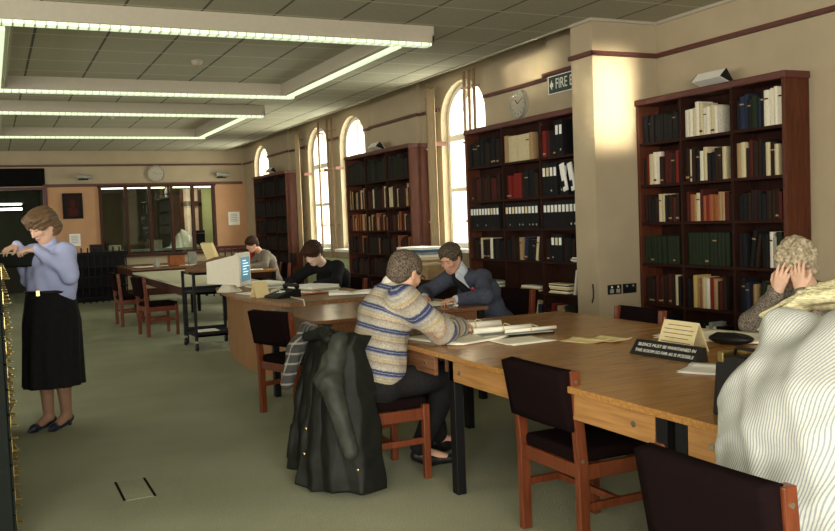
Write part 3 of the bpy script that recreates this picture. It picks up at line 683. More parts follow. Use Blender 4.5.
# low copier with a pile of papers in front of the single window
t = thing('photocopier', 'black machine under the single window behind the suited man', 'copier', (4.72, 9.75, 0)); k = MB(); k.box(-.25, .25, -.45, .45, 0, .78, bev=.02); k.build('cabinet', 'black', t); k = MB(); k.box(-.26, .22, -.42, .42, .78, .93, bev=.02); k.build('scanner_lid', 'bk_k', t); k = MB(); k.box(-.262, -.24, -.2, .25, .60, .66); k.build('control_panel', 'bk_l', t)
stack('paper_pile', 'pile of cream and pale papers heaped on the black copier by the window', 4.72, 9.75, .93, .36, .62, 6, ['bk_t', 'card', 'paper', 'bk_l', 'bk_u', 'paper'], None, .1, .03)
t = thing('cardboard_box', 'olive box in front of the copier behind the suited man', 'box', (4.35, 8.75, 0)); k = MB(); k.box(-.2, .2, -.3, .3, 0, .86, bev=.01); k.build('carton', 'bk_d', t); k = MB(); k.box(-.21, .21, -.31, .31, .80, .95, bev=.006); k.build('lid', 'bk_t', t)

# ------------------------------------------------------------------ card catalogue at the left edge
def catalogue(y0, ncol, label, pulled=None):
    rows, pw, ph = 11, .28, .115; w = ncol * pw; zt = .06 + rows * ph + .03
    t = thing('card_catalogue', label, 'cabinet', (.035, y0, 0), 0, 'card catalogue cabinets at the left edge')
    k = MB(); k.box(-.62, -.012, 0, w + .02, 0, zt, bev=.004); k.build('carcass', 'greensteel', t)
    for c in range(ncol):
        for r in range(rows):
            y = .01 + c * pw; z = .06 + r * ph; out = pulled and pulled[0] == c and pulled[1] == r
            k = MB(); k.box(-.011, 0, y + .004, y + pw - .004, z + .004, z + ph - .004, bev=.002)
            if out: k.b.free(); k = MB(); dx = .33; k.box(-.30, dx, y + .004, y + .012, z + .004, z + ph - .012); k.box(-.30, dx, y + pw - .012, y + pw - .004, z + .004, z + ph - .012); k.box(-.30, dx, y + .004, y + pw - .004, z + .004, z + .012); k.box(dx - .012, dx, y + .004, y + pw - .004, z + .004, z + ph - .004)
            else: dx = 0
            d = k.build('drawer', 'greensteel', t)
            k = MB(); hx = dx; yc = y + pw / 2; zc = z + ph * .36
            k.box(hx, hx + .004, yc - .035, yc + .035, zc - .005, zc + .05); k.tube([(hx, yc - .022, zc), (hx + .026, yc - .016, zc - .004), (hx + .032, yc, zc - .006), (hx + .026, yc + .016, zc - .004), (hx, yc + .022, zc)], .005, 6)
            k.build('handle', 'brass', d)
            if out:
                k = MB()
                n = 70
                for i in range(n):
                    x = -.28 + i * (.28 + dx - .03) / n; k.box(x, x + .0035, y + .016, y + pw - .016, z + .014, z + ph - .004 + RND.uniform(-.004, .003))
                o = k.build('index_cards', 'paper', d); o['kind'] = 'stuff'
    return t
catalogue(4.40, 3, 'nearest steel card catalogue cabinet at the left edge, brass pulls facing the room')
catalogue(5.27, 3, 'middle steel card catalogue cabinet at the left edge, between its two neighbours')
catalogue(6.14, 4, 'farthest steel card catalogue cabinet, the standing woman has one drawer open', pulled=(3, 10))

# ------------------------------------------------------------------ book trolley
t = thing('book_trolley', 'black steel book trolley on castors left of the enquiry desk', 'trolley', (2.36, 10.82, 0)); W, D = .25, .33
for sx in (-1, 1):
    for sy in (-1, 1):
        k = MB(); k.box(sx * W - .016, sx * W + .016, sy * D - .016, sy * D + .016, .12, .92); k.build('post', 'leg_black', t)
        k = MB(); k.disc((sx * W, sy * D, .05), .05, .03, 0, 16); k.build('castor', 'black', t); k = MB(); k.box(sx * W - .02, sx * W + .02, sy * D - .02, sy * D + .02, .07, .12); k.disc((sx * W, sy * D, .05), .015, .034, 0, 8); k.build('castor_fork', 'chrome', t)
for z in (.16, .66): k = MB(); k.box(-W, W, -D, D, z, z + .025); k.box(-W, W, -D, -D + .015, z, z + .06); k.box(-W, W, D - .015, D, z, z + .06); k.build('shelf', 'leg_black', t)
k = MB(); k.box(-W, W, -D, -D + .02, .89, .92); k.box(-W, W, D - .02, D, .89, .92); k.box(-W, -W + .02, -D, D, .89, .92); k.box(W - .02, W, -D, D, .89, .92); k.box(-W, W, -D, D, .90, .915); k.build('top_shelf', 'leg_black', t)
stack('paper_pile', 'white papers lying on the bottom shelf of the book trolley', 2.3, 10.75, .185, .22, .3, 2, ['paper'], None)
t = thing('open_volume', 'large brown volume tipped on the trolley top', 'book', (2.36, 10.75, .925), .3); k = MB(); k.box(-.24, .24, -.18, .18, .03, .10, bev=.006, rot=Matrix.Rotation(-.28, 4, 'Y')); k.build('cover', 'brass_dark', t); k = MB(); k.box(-.22, .22, -.17, .17, .043, .088, rot=Matrix.Rotation(-.28, 4, 'Y')); k.box(-.215, .225, -.175, .165, .05, .08, rot=Matrix.Rotation(-.28, 4, 'Y')); k.build('page_block', 'paper', t)
t = thing('wooden_lectern', 'ochre wooden board leaning upright behind the brown volume', 'book rest', (2.46, 11.05, .925), .3); k = MB(); k.box(-.02, .02, -.13, .13, 0, .34, bev=.004, rot=Matrix.Rotation(-.4, 4, 'Y')); k.build('board', 'paper_yel', t); k = MB(); k.box(-.06, .14, -.13, .13, 0, .02); k.build('foot', 'paper_yel', t)

# ------------------------------------------------------------------ things on the enquiry desk
DZ = .741
t = thing('computer_monitor', 'beige cathode ray monitor with a blue lit screen on the enquiry desk', 'monitor', (2.44, 9.50, DZ), math.radians(-31))
k = MB(); k.box(-.02, .03, -.21, .21, .06, .42, bev=.012); k.build('bezel', 'beige_plastic', t)
k = MB()
vs = [(-.02, -.19, .08), (-.02, .19, .08), (-.02, .19, .40), (-.02, -.19, .40), (-.36, -.12, .10), (-.36, .12, .10), (-.36, .12, .33), (-.36, -.12, .33)]
bm = k.b; V = [bm.verts.new(v) for v in vs]
for f_ in ((3, 2, 1, 0), (4, 5, 6, 7), (0, 1, 5, 4), (1, 2, 6, 5), (2, 3, 7, 6), (3, 0, 4, 7)): bm.faces.new([V[i] for i in f_])
bmesh.ops.recalc_face_normals(bm, faces=bm.faces); k.build('tube_housing', 'beige_plastic', t)
k = MB(); k.grid(lambda u, v: (.031 + .012 * (1 - (2 * u - 1) ** 2) * (1 - (2 * v - 1) ** 2), (u - .5) * .33, .24 + (v - .5) * .26), 10, 8, .0); k.build('screen', 'screen', t, True)
k = MB(); [k.box(.044, .046, -.13, .02 + RND.uniform(-.05, .1), .33 - .03 * i, .338 - .03 * i) for i in range(6)]; k.build('screen_text', emis('pale_screen_text', (.6, .85, .9), .8), t)
k = MB(); k.tube([(-.16, 0, 0), (-.16, 0, .02), (-.16, 0, .09)], [.14, .12, .06], 16); k.build('stand', 'beige_plastic', t)
t = thing('keyboard', 'flat pale keyboard in front of the monitor on the desk edge', 'keyboard', (2.80, 9.25, DZ), -.6+PI/2); k = MB(); k.box(-.2, .2, -.07, .07, 0, .02, bev=.004); k.build('case', 'beige_plastic', t)
k = MB(); [k.box(-.185 + i * .028, -.163 + i * .028, -.055 + j * .028, -.033 + j * .028, .018, .026) for i in range(13) for j in range(4)]; k.build('keys', 'bk_w', t)
def tent(label, x, y, z, rz, w, h, d, m, lines=0, mline='ink'):
    t = thing('tent_card', label, 'sign', (x, y, z), rz)
    k = MB(); k.prism([(-d / 2, 0), (-d / 2 + .004, 0), (0, h - .006), (d / 2 - .004, 0), (d / 2, 0), (.001, h), (-.001, h)], 1, -w / 2, w / 2); k.build('folded_card', m, t)
    if lines:
        k = MB(); a = math.atan2(d / 2, h); Rr = Matrix.Rotation(a, 4, 'Y')
        for i in range(lines):
            f_ = .85 - .7 * i / (lines - 1); wl = w * (.42 if i % 3 else .34)
            zz = h * f_; xx = -d / 2 * (1 - f_) - .0012
            k.box(xx - .0006, xx + .0006, -wl, wl, zz - h * .012, zz + h * .012)
        k.build('written_lines', mline, t)
    return t
tent('yellow folded card standing on the enquiry desk edge', 2.36, 8.56, DZ, math.radians(110), .16, .15, .11, 'paper_yel')
t = thing('telephone', 'black push button telephone with a white cable on the enquiry desk', 'telephone', (2.53, 8.34, DZ), math.radians(195))
k = MB(); k.prism([(-.12, 0), (.14, 0), (.14, .022), (-.06, .075), (-.12, .075)], 1, -.13, .13, bev=.008); k.build('base', 'black', t)
k = MB(); k.tube([(-.09, -.11, .098), (-.09, -.07, .112), (-.09, .07, .112), (-.09, .11, .098)], [.028, .018, .018, .028], 10); k.build('handset', 'black', t, True)
k = MB(); [k.box(.0 + i * .028, .018 + i * .028, -.05 + j * .032, -.026 + j * .032, .050 - .012 * i, .064 - .012 * i) for i in range(4) for j in range(3)]; k.build('buttons', 'letter', t)
k = MB(); k.tube([(2.56, 8.2, .75), (2.52, 7.70, .76), (2.50, 7.62, .74), (2.50, 7.60, .66), (2.50, 7.60, .50)], .007, 6); tag(k.build('telephone_cable', 'white_paint', smooth=True), 'white cable hanging over the desk front beside the telephone', 'cable')
def sheets(label, x, y, z, rz, w, d, n, m='paper', name='paper_sheets', curl=.0, cat='papers', group=None):
    t = thing(name, label, cat, (x, y, z), rz, group)
    for i in range(n):
        ox, oy, a = RND.uniform(-.02, .02) * min(1, i), RND.uniform(-.02, .02) * min(1, i), RND.uniform(-.12, .12) * min(1, i)
        ca, sa = math.cos(a), math.sin(a); k = MB()
        def fn(u, v, i=i):
            X, Y = (u - .5) * w, (v - .5) * d
            return (X * ca - Y * sa + ox, X * sa + Y * ca + oy, .0012 + i * .003 + curl * (u ** 6 + (1 - v) ** 8) * .5)
        k.grid(fn, 10, 10, .0011); k.build('sheet', m, t, True)
    return t
def open_book(label, x, y, z, rz, w=.40, d=.28, th=.02, m='paper'):
    t = thing('open_book', label, 'book', (x, y, z), rz)
    k = MB(); k.box(-w / 2 - .006, w / 2 + .006, -d / 2 - .006, d / 2 + .006, 0, .004); k.build('cover', 'bk_d', t)
    for s in (-1, 1):
        k = MB()
        def top(u): return .006 + th * math.sin(min(1, u * 1.15) * PI * .55) * (1 - .35 * u)
        pts = [(s * u * w / 2, top(u)) for u in [i / 10 for i in range(11)]] + [(s * w / 2, .004), (0, .004)]
        if s < 0: pts = pts[::-1]
        k.prism(pts, 1, -d / 2, d / 2); k.build('page_block', m, t)
    k = MB()
    for s in (-1, 1):
        for i in range(9): k.box(s * w * .25 - w * .17, s * w * .25 + w * .16, -d * .38 + i * d * .09, -d * .38 + i * d * .09 + .003, th * .9 + .004, th * .9 + .0055)
    k.b.free()
    return t
sheets('loose white sheets below the monitor on the enquiry desk', 2.46, 9.05, DZ, .2, .28, .42, 3)
stack('paper_pile', 'pile of pale blue and white files on the desk behind the telephone', 3.0, 9.05 - .25, DZ, .34, .42, 5, ['paper', 'bk_l', 'green_rad', 'paper', 'letter'], None, .3, .014)
stack('paper_pile', 'flat files at the back of the desk beside the far reader', 2.80, 9.9, DZ, .3, .5, 4, ['paper', 'green_rad', 'letter'], None, .1, .016)
open_book('open book in front of the person in the black jumper', 3.17, 8.15, DZ, -.35, .46, .30, .03)
sheets('orange papers under the hands of the person in black', 2.86, 8.50, DZ + .0, .3, .3, .22, 2, mat('orange_paper', (.6, .2, .08), .8), curl=.02)

# ------------------------------------------------------------------ things on the far tables
sheets('papers spread on the farthest dark table', 2.75, 17.4, DZ, .2, .7, .4, 3); sheets('more papers at the right of the farthest dark table', 3.5, 17.2, DZ, -.1, .6, .4, 2)
t = thing('index_box', 'brown box standing on the farthest dark table', 'box', (3.17, 17.3, DZ)); k = MB(); k.box(-.14, .14, -.12, .12, 0, .20, bev=.005); k.build('carton', 'bk_o', t); k = MB(); k.box(-.145, .145, -.125, .125, .20, .215); k.build('lid', 'bk_d', t)
t = thing('book_stand', 'small grey stand beside the brown box on the farthest table', 'stand', (3.52, 17.5, DZ)); k = MB(); k.box(-.08, .08, -.02, .02, 0, .24, rot=Matrix.Rotation(-.3, 4, 'X')); k.build('panel', 'bk_l', t); k = MB(); k.box(-.08, .08, -.05, .09, 0, .01); k.build('foot', 'bk_l', t)
t = thing('desk_vase', 'small pale pot on the farthest dark table left of the box', 'pot', (2.72, 16.8, DZ)); k = MB(); k.tube([(0, 0, 0), (0, 0, .08), (0, 0, .12)], [.05, .06, .03], 12); k.build('body', 'bk_l', t, True); k = MB(); k.tube([(0, 0, .12), (0, 0, .17)], .02, 8); k.build('neck', 'bk_l', t)
sheets('papers on the small table below the far reader in grey', 3.6, 14.1, DZ, .1, .5, .6, 3)
# office contents
t = thing('office_papers', 'white heap of papers on the office counter behind the glass', 'papers', (4.0, 21.0, 0)); k = MB()
k.grid(lambda u, v: ((u - .5) * .7, (v - .5) * .5, 1.0 + .42 * max(0, 1 - abs(2 * u - 1.1) ** 1.3) * math.sin(v * PI) + .02 * math.sin(u * 40)), 16, 8, .01); k.build('heap', 'letter', t)
t = thing('office_counter', 'dark counter running behind the office glass', 'counter', (3.4, 21.0, 0)); k = MB(); k.box(-2.0, 1.9, -.3, .3, .95, 1.0); k.build('worktop', 'bk_l', t); k = MB(); k.box(-2.0, 1.9, -.25, .3, 0, .95); k.build('cabinet', 'bk_k', t)
for x, h, m, l in ((2.5, .12, 'bk_w', 'pale box on the counter behind the first office pane'), (3.4, .2, 'bk_l', 'pale box on the counter behind the third office pane'), (4.38, .38, 'bk_k', 'dark object standing on the counter behind the last office pane')):
    t = thing('office_box', l, 'box', (x, 20.95, 1.0)); k = MB(); k.box(-.13, .13, -.1, .1, 0, h, bev=.01); k.build('body', m, t); k = MB(); k.box(-.135, .135, -.105, .105, h * .8, h * .84); k.build('rim', 'bk_t', t)
# dark furniture along the end wall
t = thing('periodical_rack', 'black slatted rack against the end wall behind the standing woman', 'rack', (1.75, 19.2, 0))
k = MB(); k.box(-.75, .75, -.2, -.16, .96, 1.02); k.box(-.75, .75, -.2, -.16, .5, .54); k.box(-.75, .75, -.2, -.16, .08, .12); k.box(-.75, .75, .16, .2, .96, 1.02); k.build('rail', 'bk_k', t)
for i in range(13): k = MB(); x = -.73 + i * .1216; k.tube([(x, -.18, 0), (x, -.18, 1.12)], .014, 8); k.build('bar', 'bk_k', t)
k = MB(); k.box(-.75, .75, -.16, .18, .3, .33); k.box(-.75, .75, -.16, .18, .7, .73); k.box(-.75, .75, .16, .19, 0, 1.0); k.build('shelf', 'bk_k', t)
t = thing('card_box', 'small black box on the rack behind the standing woman', 'box', (1.95, 19.25, 1.02)); k = MB(); k.box(-.13, .13, -.1, .1, 0, .13, bev=.01); k.build('body', 'black', t); k = MB(); k.box(-.13, .13, -.11, .1, .13, .16); k.box(-.05, .05, -.12, -.1, .04, .07); k.build('lid', 'bk_m', t)
t = thing('balustrade', 'wooden balustrade with slim spindles between the end tables and the tan board', 'balustrade', (4.85, 18.6, 0)); k = MB(); k.box(-.75, .6, -.03, .03, .98, 1.04, bev=.005); k.box(-.75, .6, -.02, .02, .12, .17); k.build('handrail', 'rail_wood', t)
for i in range(10): k = MB(); x = -.7 + i * .138; k.tube([(x, 0, .0), (x, 0, .98)], .018, 8); k.build('spindle', 'rail_wood', t)
t = thing('fire_extinguisher', 'red fire extinguisher standing beside the balustrade, only its head above the monitor', 'extinguisher', (4.72, 17.7, .36)); k = MB(); k.tube([(0, 0, 0), (0, 0, .5), (0, 0, .56), (0, 0, .6)], [.09, .09, .06, .03], 16); k.build('cylinder', 'red_paint', t, True)
k = MB(); k.box(-.03, .12, -.015, .015, .60, .64); k.tube([(-.02, 0, .62), (-.12, 0, .58), (-.13, 0, .35)], .012, 8); k.build('nozzle', 'black', t)
t = thing('stool', 'small dark stool carrying the fire extinguisher', 'stool', (4.72, 17.7, 0)); k = MB(); k.box(-.15, .15, -.15, .15, .33, .36); k.build('seat', 'bk_d', t)
for sx in (-1, 1):
    for sy in (-1, 1): k = MB(); k.box(sx * .13 - .015, sx * .13 + .015, sy * .13 - .015, sy * .13 + .015, 0, .33); k.build('leg', 'bk_d', t)

# ------------------------------------------------------------------ things on the big reading table
TZ = .7405
sheets('large open white sheets on the table corner by the jumper man', 2.42, 4.60, TZ, .25, .36, .52, 4, curl=.012)
sheets('cream sheet lying between the white sheets and the yellow slips', 2.68, 4.26, TZ, .05, .30, .24, 2)
t = thing('folder', 'dark grey folder lying under a rolled chart on the big table', 'folder', (2.78, 4.58, TZ), -.15); k = MB(); k.box(-.23, .23, -.14, .14, 0, .012, bev=.002); k.build('cover', 'bk_k', t); k = MB(); k.box(-.22, .22, -.145, .13, .012, .018); k.build('paper_insert', 'bk_l', t)
def roll(label, x, y, z, rz, L, r):
    t = thing('rolled_chart', label, 'roll', (x, y, z + r), rz, 'rolled charts on the big table'); k = MB(); k.tube([(-L / 2, 0, 0), (L / 2, 0, 0)], r, 16); k.build('roll', 'paper', t, True)
    k = MB(); k.tube([(-.006, 0, 0), (.006, 0, 0)], r * 1.06, 16); k.tube([(0, 0, r), (.03, .03, r + .012), (.05, .0, r + .004)], .003, 5); k.build('tape_tie', 'card', t)
    k = MB(); k.tube([(L / 2, 0, 0), (L / 2 + .001, 0, 0)], r * .7, 14); k.tube([(-L / 2 - .001, 0, 0), (-L / 2, 0, 0)], r * .7, 14); k.build('hollow_end', 'bk_t', t); return t
roll('rolled chart lying on top of the dark folder, nearer to the camera', 2.72, 4.56, TZ + .018, -.10, .38, .017)
roll('rolled chart tied with tape, behind the dark folder near the elbow', 2.72, 4.90, TZ, -.10, .36, .024)
roll('thin rolled chart on the near edge of the dark folder', 2.86, 4.47, TZ+.018, -.10, .34, .011)
for i, (x, y, r) in enumerate(((2.92, 4.02, .3), (3.03, 3.96, .1))):
    sheets(('left', 'right')[i] + ' of the two yellow slips on the middle of the big table', x + .0, y, TZ + .004 * i, r, .12, .26, 1, 'paper_yel', 'yellow_slip', .02, 'slip', 'yellow slips on the big table')
t = thing('silence_sign', 'black sign asking for silence in white capitals, on the big table', 'sign', (2.89, 3.32, TZ), .07)
k = MB(); k.prism([(-.04, 0), (.045, 0), (.03, .068), (.012, .07)], 1, -.217, .217, bev=.002); k.build('block', 'sign_black', t)
a_ = math.atan2(.052, .07)
for i, (tx, w_) in enumerate((('SILENCE MUST BE MAINTAINED IN', .405), ('THIS ROOM SO FAR AS IS POSSIBLE', .405))):
    f_ = (.70, .32)[i]
    o = text('lettering', tx, .0235, 'letter', t, (-.04 + .052 * f_ - .0012, 0, .07 * f_), (PI / 2 - a_, 0, -PI / 2), ext=.0004, sx=1.03)
tent('cream folded card with handwriting, standing behind the black silence sign', 3.11, 3.46, TZ, 0, .25, .145, .12, 'card', 6)
sheets('open white papers in front of the old woman, behind the cream card', 3.56, 3.66, TZ, .35, .34, .62, 3, curl=.02)
t = thing('leather_pouch', 'black leather pouch lying on the papers behind the cream card', 'pouch', (3.42, 3.44, TZ + .008), -1.2)
k = MB(); k.ball((0, 0, .022), .12, (1, .55, .26), u=20, v=10); k.build('body', 'black_soft', t, True); k = MB(); k.tube([(-.10, -.03, .03), (-.05, -.05, .055), (.05, -.05, .055), (.10, -.03, .03)], .005, 6); k.build('zip_edge', 'black', t, True)
sheets('crumpled leaflets between the sign and the black handbag', 2.78, 2.92, TZ, .5, .16, .24, 3, 'letter', curl=.03)
t = thing('handbag', 'black upright handbag with gold clasps between the table edge and the striped shirt', 'bag', (2.24, 2.18, TZ), .0)
k = MB(); k.prism([(-.12, 0), (.12, 0), (.10, .19), (.04, .215), (-.04, .215), (-.10, .19)], 0, -.05, .05, bev=.012); k.build('body', 'black_soft', t)
for y in (-.07, .07): k = MB(); k.box(-.054, .054, y - .014, y + .014, .19, .225, bev=.004); k.build('clasp', 'brass', t)
k = MB(); k.tube([(0, -.06, .21), (0, -.05, .235), (0, .05, .235), (0, .06, .21)], .006, 8); k.build('handle', 'black_soft', t, True)
t = thing('floor_socket', 'flush floor outlet with two dark slots in the carpet', 'floor outlet', (.65, 5.15, 0)); k = MB(); k.box(-.072, .072, -.2, .2, 0, .0015); k.build('plate', 'carpet', t)
[(k := MB()).box(x - .007, x + .007, -.2, .2, 0, .002) and k.build('slot', 'black_gap', t) for x in (-.08, .08)]

# ------------------------------------------------------------------ figures: smooth-blended solids turned into one skin
def nets(D, o, h):
    Sg = D < 0; n = np.array(D.shape)
    c = np.zeros(n - 1, np.int8); P = np.zeros((*(n - 1), 3), np.float32); W = np.zeros(n - 1, np.float32)
    for i in (0, 1):
        for j in (0, 1):
            for k in (0, 1): c += Sg[i:n[0] - 1 + i, j:n[1] - 1 + j, k:n[2] - 1 + k]
    act = (c > 0) & (c < 8); I = np.argwhere(act); idx = -np.ones(n - 1, np.int64); idx[act] = np.arange(len(I))
    pos = np.zeros((len(I), 3)); cnt = np.zeros(len(I))
    for ax in range(3):
        a, b = [q for q in range(3) if q != ax]
        for u in (0, 1):
            for v in (0, 1):
                s = I.copy(); s[:, a] += u; s[:, b] += v; e = s.copy(); e[:, ax] += 1
                d0 = D[s[:, 0], s[:, 1], s[:, 2]]; d1 = D[e[:, 0], e[:, 1], e[:, 2]]; m = (d0 < 0) != (d1 < 0)
                t = np.where(m, d0 / np.where(m, d0 - d1, 1), 0); p = s.astype(float); p[:, ax] += t
                pos += p * m[:, None]; cnt += m
    pos = pos / cnt[:, None] * h + o
    F = []
    for ax in range(3):
        a, b = (ax + 1) % 3, (ax + 2) % 3
        sl0 = [slice(None)] * 3; sl1 = [slice(None)] * 3; sl0[ax] = slice(0, -1); sl1[ax] = slice(1, None)
        x = Sg[tuple(sl0)] != Sg[tuple(sl1)]; E_ = np.argwhere(x)
        E_ = E_[(E_[:, a] > 0) & (E_[:, b] > 0) & (E_[:, a] < n[a] - 1) & (E_[:, b] < n[b] - 1)]
        ins = Sg[E_[:, 0], E_[:, 1], E_[:, 2]]
        def g(da, db):
            q = E_.copy(); q[:, a] += da; q[:, b] += db; return idx[q[:, 0], q[:, 1], q[:, 2]]
        q = np.stack([g(-1, -1), g(0, -1), g(0, 0), g(-1, 0)], 1); q[~ins] = q[~ins][:, ::-1]; F.append(q)
    F = np.concatenate(F); F = F[(F >= 0).all(1)]
    return pos, F

def C(a, b, ra, rb=None, k=.03, s0=0, s1=None, neg=False):
    """tapered limb from a to b"""
    return dict(t='c', a=np.array(a, float), b=np.array(b, float), ra=ra, rb=ra if rb is None else rb, k=k, s0=s0, s1=s0 if s1 is None else s1, neg=neg)
def El(c, r, R=None, k=.03, s0=0, sz=0, neg=False):
    return dict(t='e', c=np.array(c, float), r=np.array(r, float), R=None if R is None else np.array(R, float), k=k, s0=s0, sz=sz, neg=neg)
def pdist(p, X):
    if p['t'] == 'c':
        d = p['b'] - p['a']; L2 = max(d @ d, 1e-9); t = np.clip(((X - p['a']) @ d) / L2, 0, 1)
        r = np.linalg.norm(X - (p['a'] + t[..., None] * d), axis=-1) - (p['ra'] + (p['rb'] - p['ra']) * t)
        if 'dir' in p: return r, p['s0'] + np.maximum((X - p['org']) @ p['dir'], p.get('min', -9))
        return r, p['s0'] + (p['s1'] - p['s0']) * t
    Y = X - p['c']
    if p['R'] is not None: Y = Y @ p['R']
    q = Y / p['r']; l = np.linalg.norm(q, axis=-1); g = np.linalg.norm(q / p['r'], axis=-1)
    return np.where(g > 1e-6, l * (l - 1) / np.maximum(g, 1e-6), -p['r'].min()), p['s0'] + p['sz'] * Y[..., 2]
def sdf_mesh(prims, h, grow=0, noise=None, clip=None):
    lo = np.min([(np.minimum(p['a'] - p['ra'], p['b'] - p['rb']) if p['t'] == 'c' else p['c'] - p['r'].max()) for p in prims if not p['neg']], 0) - grow - 4 * h - .02
    hi = np.max([(np.maximum(p['a'] + p['ra'], p['b'] + p['rb']) if p['t'] == 'c' else p['c'] + p['r'].max()) for p in prims if not p['neg']], 0) + grow + 4 * h + .02
    n = np.ceil((hi - lo) / h).astype(int) + 1; D = np.full(n, .3, np.float32)
    ax = [lo[i] + h * np.arange(n[i]) for i in range(3)]
    for p in prims:
        if p['t'] == 'c': m = max(p['ra'], p['rb']); a, b = np.minimum(p['a'], p['b']) - m, np.maximum(p['a'], p['b']) + m
        else: m = p['r'].max(); a, b = p['c'] - m, p['c'] + m
        pad = p['k'] + grow + 3 * h + .01; i0 = np.maximum(0, ((a - pad - lo) / h).astype(int)); i1 = np.minimum(n, ((b + pad - lo) / h).astype(int) + 2)
        sl = tuple(slice(x, y) for x, y in zip(i0, i1))
        X = np.stack(np.meshgrid(*[ax[i][sl[i]] for i in range(3)], indexing='ij'), -1)
        d = pdist(p, X)[0].astype(np.float32)
        if not p['neg']: d -= grow
        k = p['k']; A = D[sl]
        if p['neg']:
            d = -d; q = np.maximum(k - np.abs(A - d), 0) / k; D[sl] = np.maximum(A, d) + q * q * k * .25
        else:
            q = np.maximum(k - np.abs(A - d), 0) / k; D[sl] = np.minimum(A, d) - q * q * k * .25
    if noise or clip:
        X = np.stack(np.meshgrid(*ax, indexing='ij'), -1)
        if noise: near = np.abs(D) < .06; D[near] += noise(X[near]).astype(np.float32)
        if clip:
            for (pt, nn) in clip: D = np.maximum(D, ((X - np.array(pt)) @ np.array(nn)).astype(np.float32))
    V, F = nets(D, lo, h)
    w = np.zeros(len(V)); s = np.zeros(len(V))
    for p in prims:
        if p['neg']: continue
        d, c = pdist(p, V); e = np.exp(-np.clip(d + .0, -.2, .5) / .012) if p['t'] == 'c' else np.exp(-np.clip(d, -.2, .5) / .012); w += e; s += e * c
    return V, F, s / np.maximum(w, 1e-12)
def to_obj(name, data, m, parent=None, smooth_it=2, loc=(0, 0, 0)):
    V, F, s = data; me = bpy.data.meshes.new(name)
    for _ in range(smooth_it):                                  # even out the grid steps
        A = np.zeros_like(V); c = np.zeros(len(V))
        for i in range(4):
            np.add.at(A, F[:, i], V[F[:, (i + 1) % 4]]); np.add.at(c, F[:, i], 1)
        V = V * .4 + .6 * A / np.maximum(c, 1)[:, None]
    me.vertices.add(len(V)); me.vertices.foreach_set('co', (V - np.array(loc)).astype(np.float32).ravel())
    me.loops.add(F.size); me.loops.foreach_set('vertex_index', F.ravel().astype(np.int32))
    me.polygons.add(len(F)); me.polygons.foreach_set('loop_start', (np.arange(len(F)) * 4).astype(np.int32)); me.polygons.foreach_set('loop_total', np.full(len(F), 4, np.int32))
    at = me.attributes.new('band', 'FLOAT', 'POINT'); at.data.foreach_set('value', s.astype(np.float32))
    me.update(); me.validate()
    o = mesh_obj(name, me, m, parent, True)
    return o

def frame(fwd, up=(0, 0, 1)):
    f = Vector(fwd).normalized(); u = Vector(up); l = u.cross(f).normalized(); u = f.cross(l)
    return np.array(Matrix((f, l, u)).transposed())             # columns: forward, left, up
def head_prims(c, R, sc=1.0):
    """head of unit size about its centre; local x forward, y left, z up"""
    P = lambda *v: c + R @ (np.array(v) * sc)
    e = lambda p, r, k=.02, neg=False: El(P(*p), np.array(r) * sc, R, k, neg=neg)
    q = lambda a, b, ra, rb, k=.015, neg=False: C(P(*a), P(*b), ra * sc, rb * sc, k, neg=neg)
    L = [e((-.012, 0, .028), (.098, .076, .088)), e((.028, 0, -.03), (.062, .058, .075), .03), q((.045, 0, -.088), (.06, 0, -.096), .026, .022, .03)]
    L += [q((.0, s * .05, -.055), (.045, s * .02, -.09), .022, .022, .03) for s in (-1, 1)]
    L += [e((.068, s * .034, -.022), (.018, .022, .018), .02) for s in (-1, 1)]
    L += [e((.088, s * .030, .008), (.016, .019, .011), .01, True) for s in (-1, 1)]
    L += [e((.074, s * .030, .006), (.013, .014, .011), .004) for s in (-1, 1)]
    L += [q((.083, s * .012, .028), (.078, s * .045, .024), .009, .006, .014) for s in (-1, 1)]
    L += [q((.086, 0, .012), (.108, 0, -.028), .007, .012, .012), e((.098, .011, -.031), (.010, .008, .008), .008), e((.098, -.011, -.031), (.010, .008, .008), .008)]
    L += [q((.084, -.018, -.058), (.084, .018, -.058), .006, .006, .006), q((.092, -.006, -.055), (.092, .006, -.055), .006, .006, .006), q((.088, -.012, -.068), (.088, .012, -.068), .007, .007, .006)]
    L += [e((.102, 0, -.0615), (.012, .022, .0012), .003, True)]
    for s in (-1, 1): L += [e((-.008, s * .080, -.012), (.018, .008, .032), .008), e((-.002, s * .087, -.010), (.009, .005, .018), .005, True)]
    return L
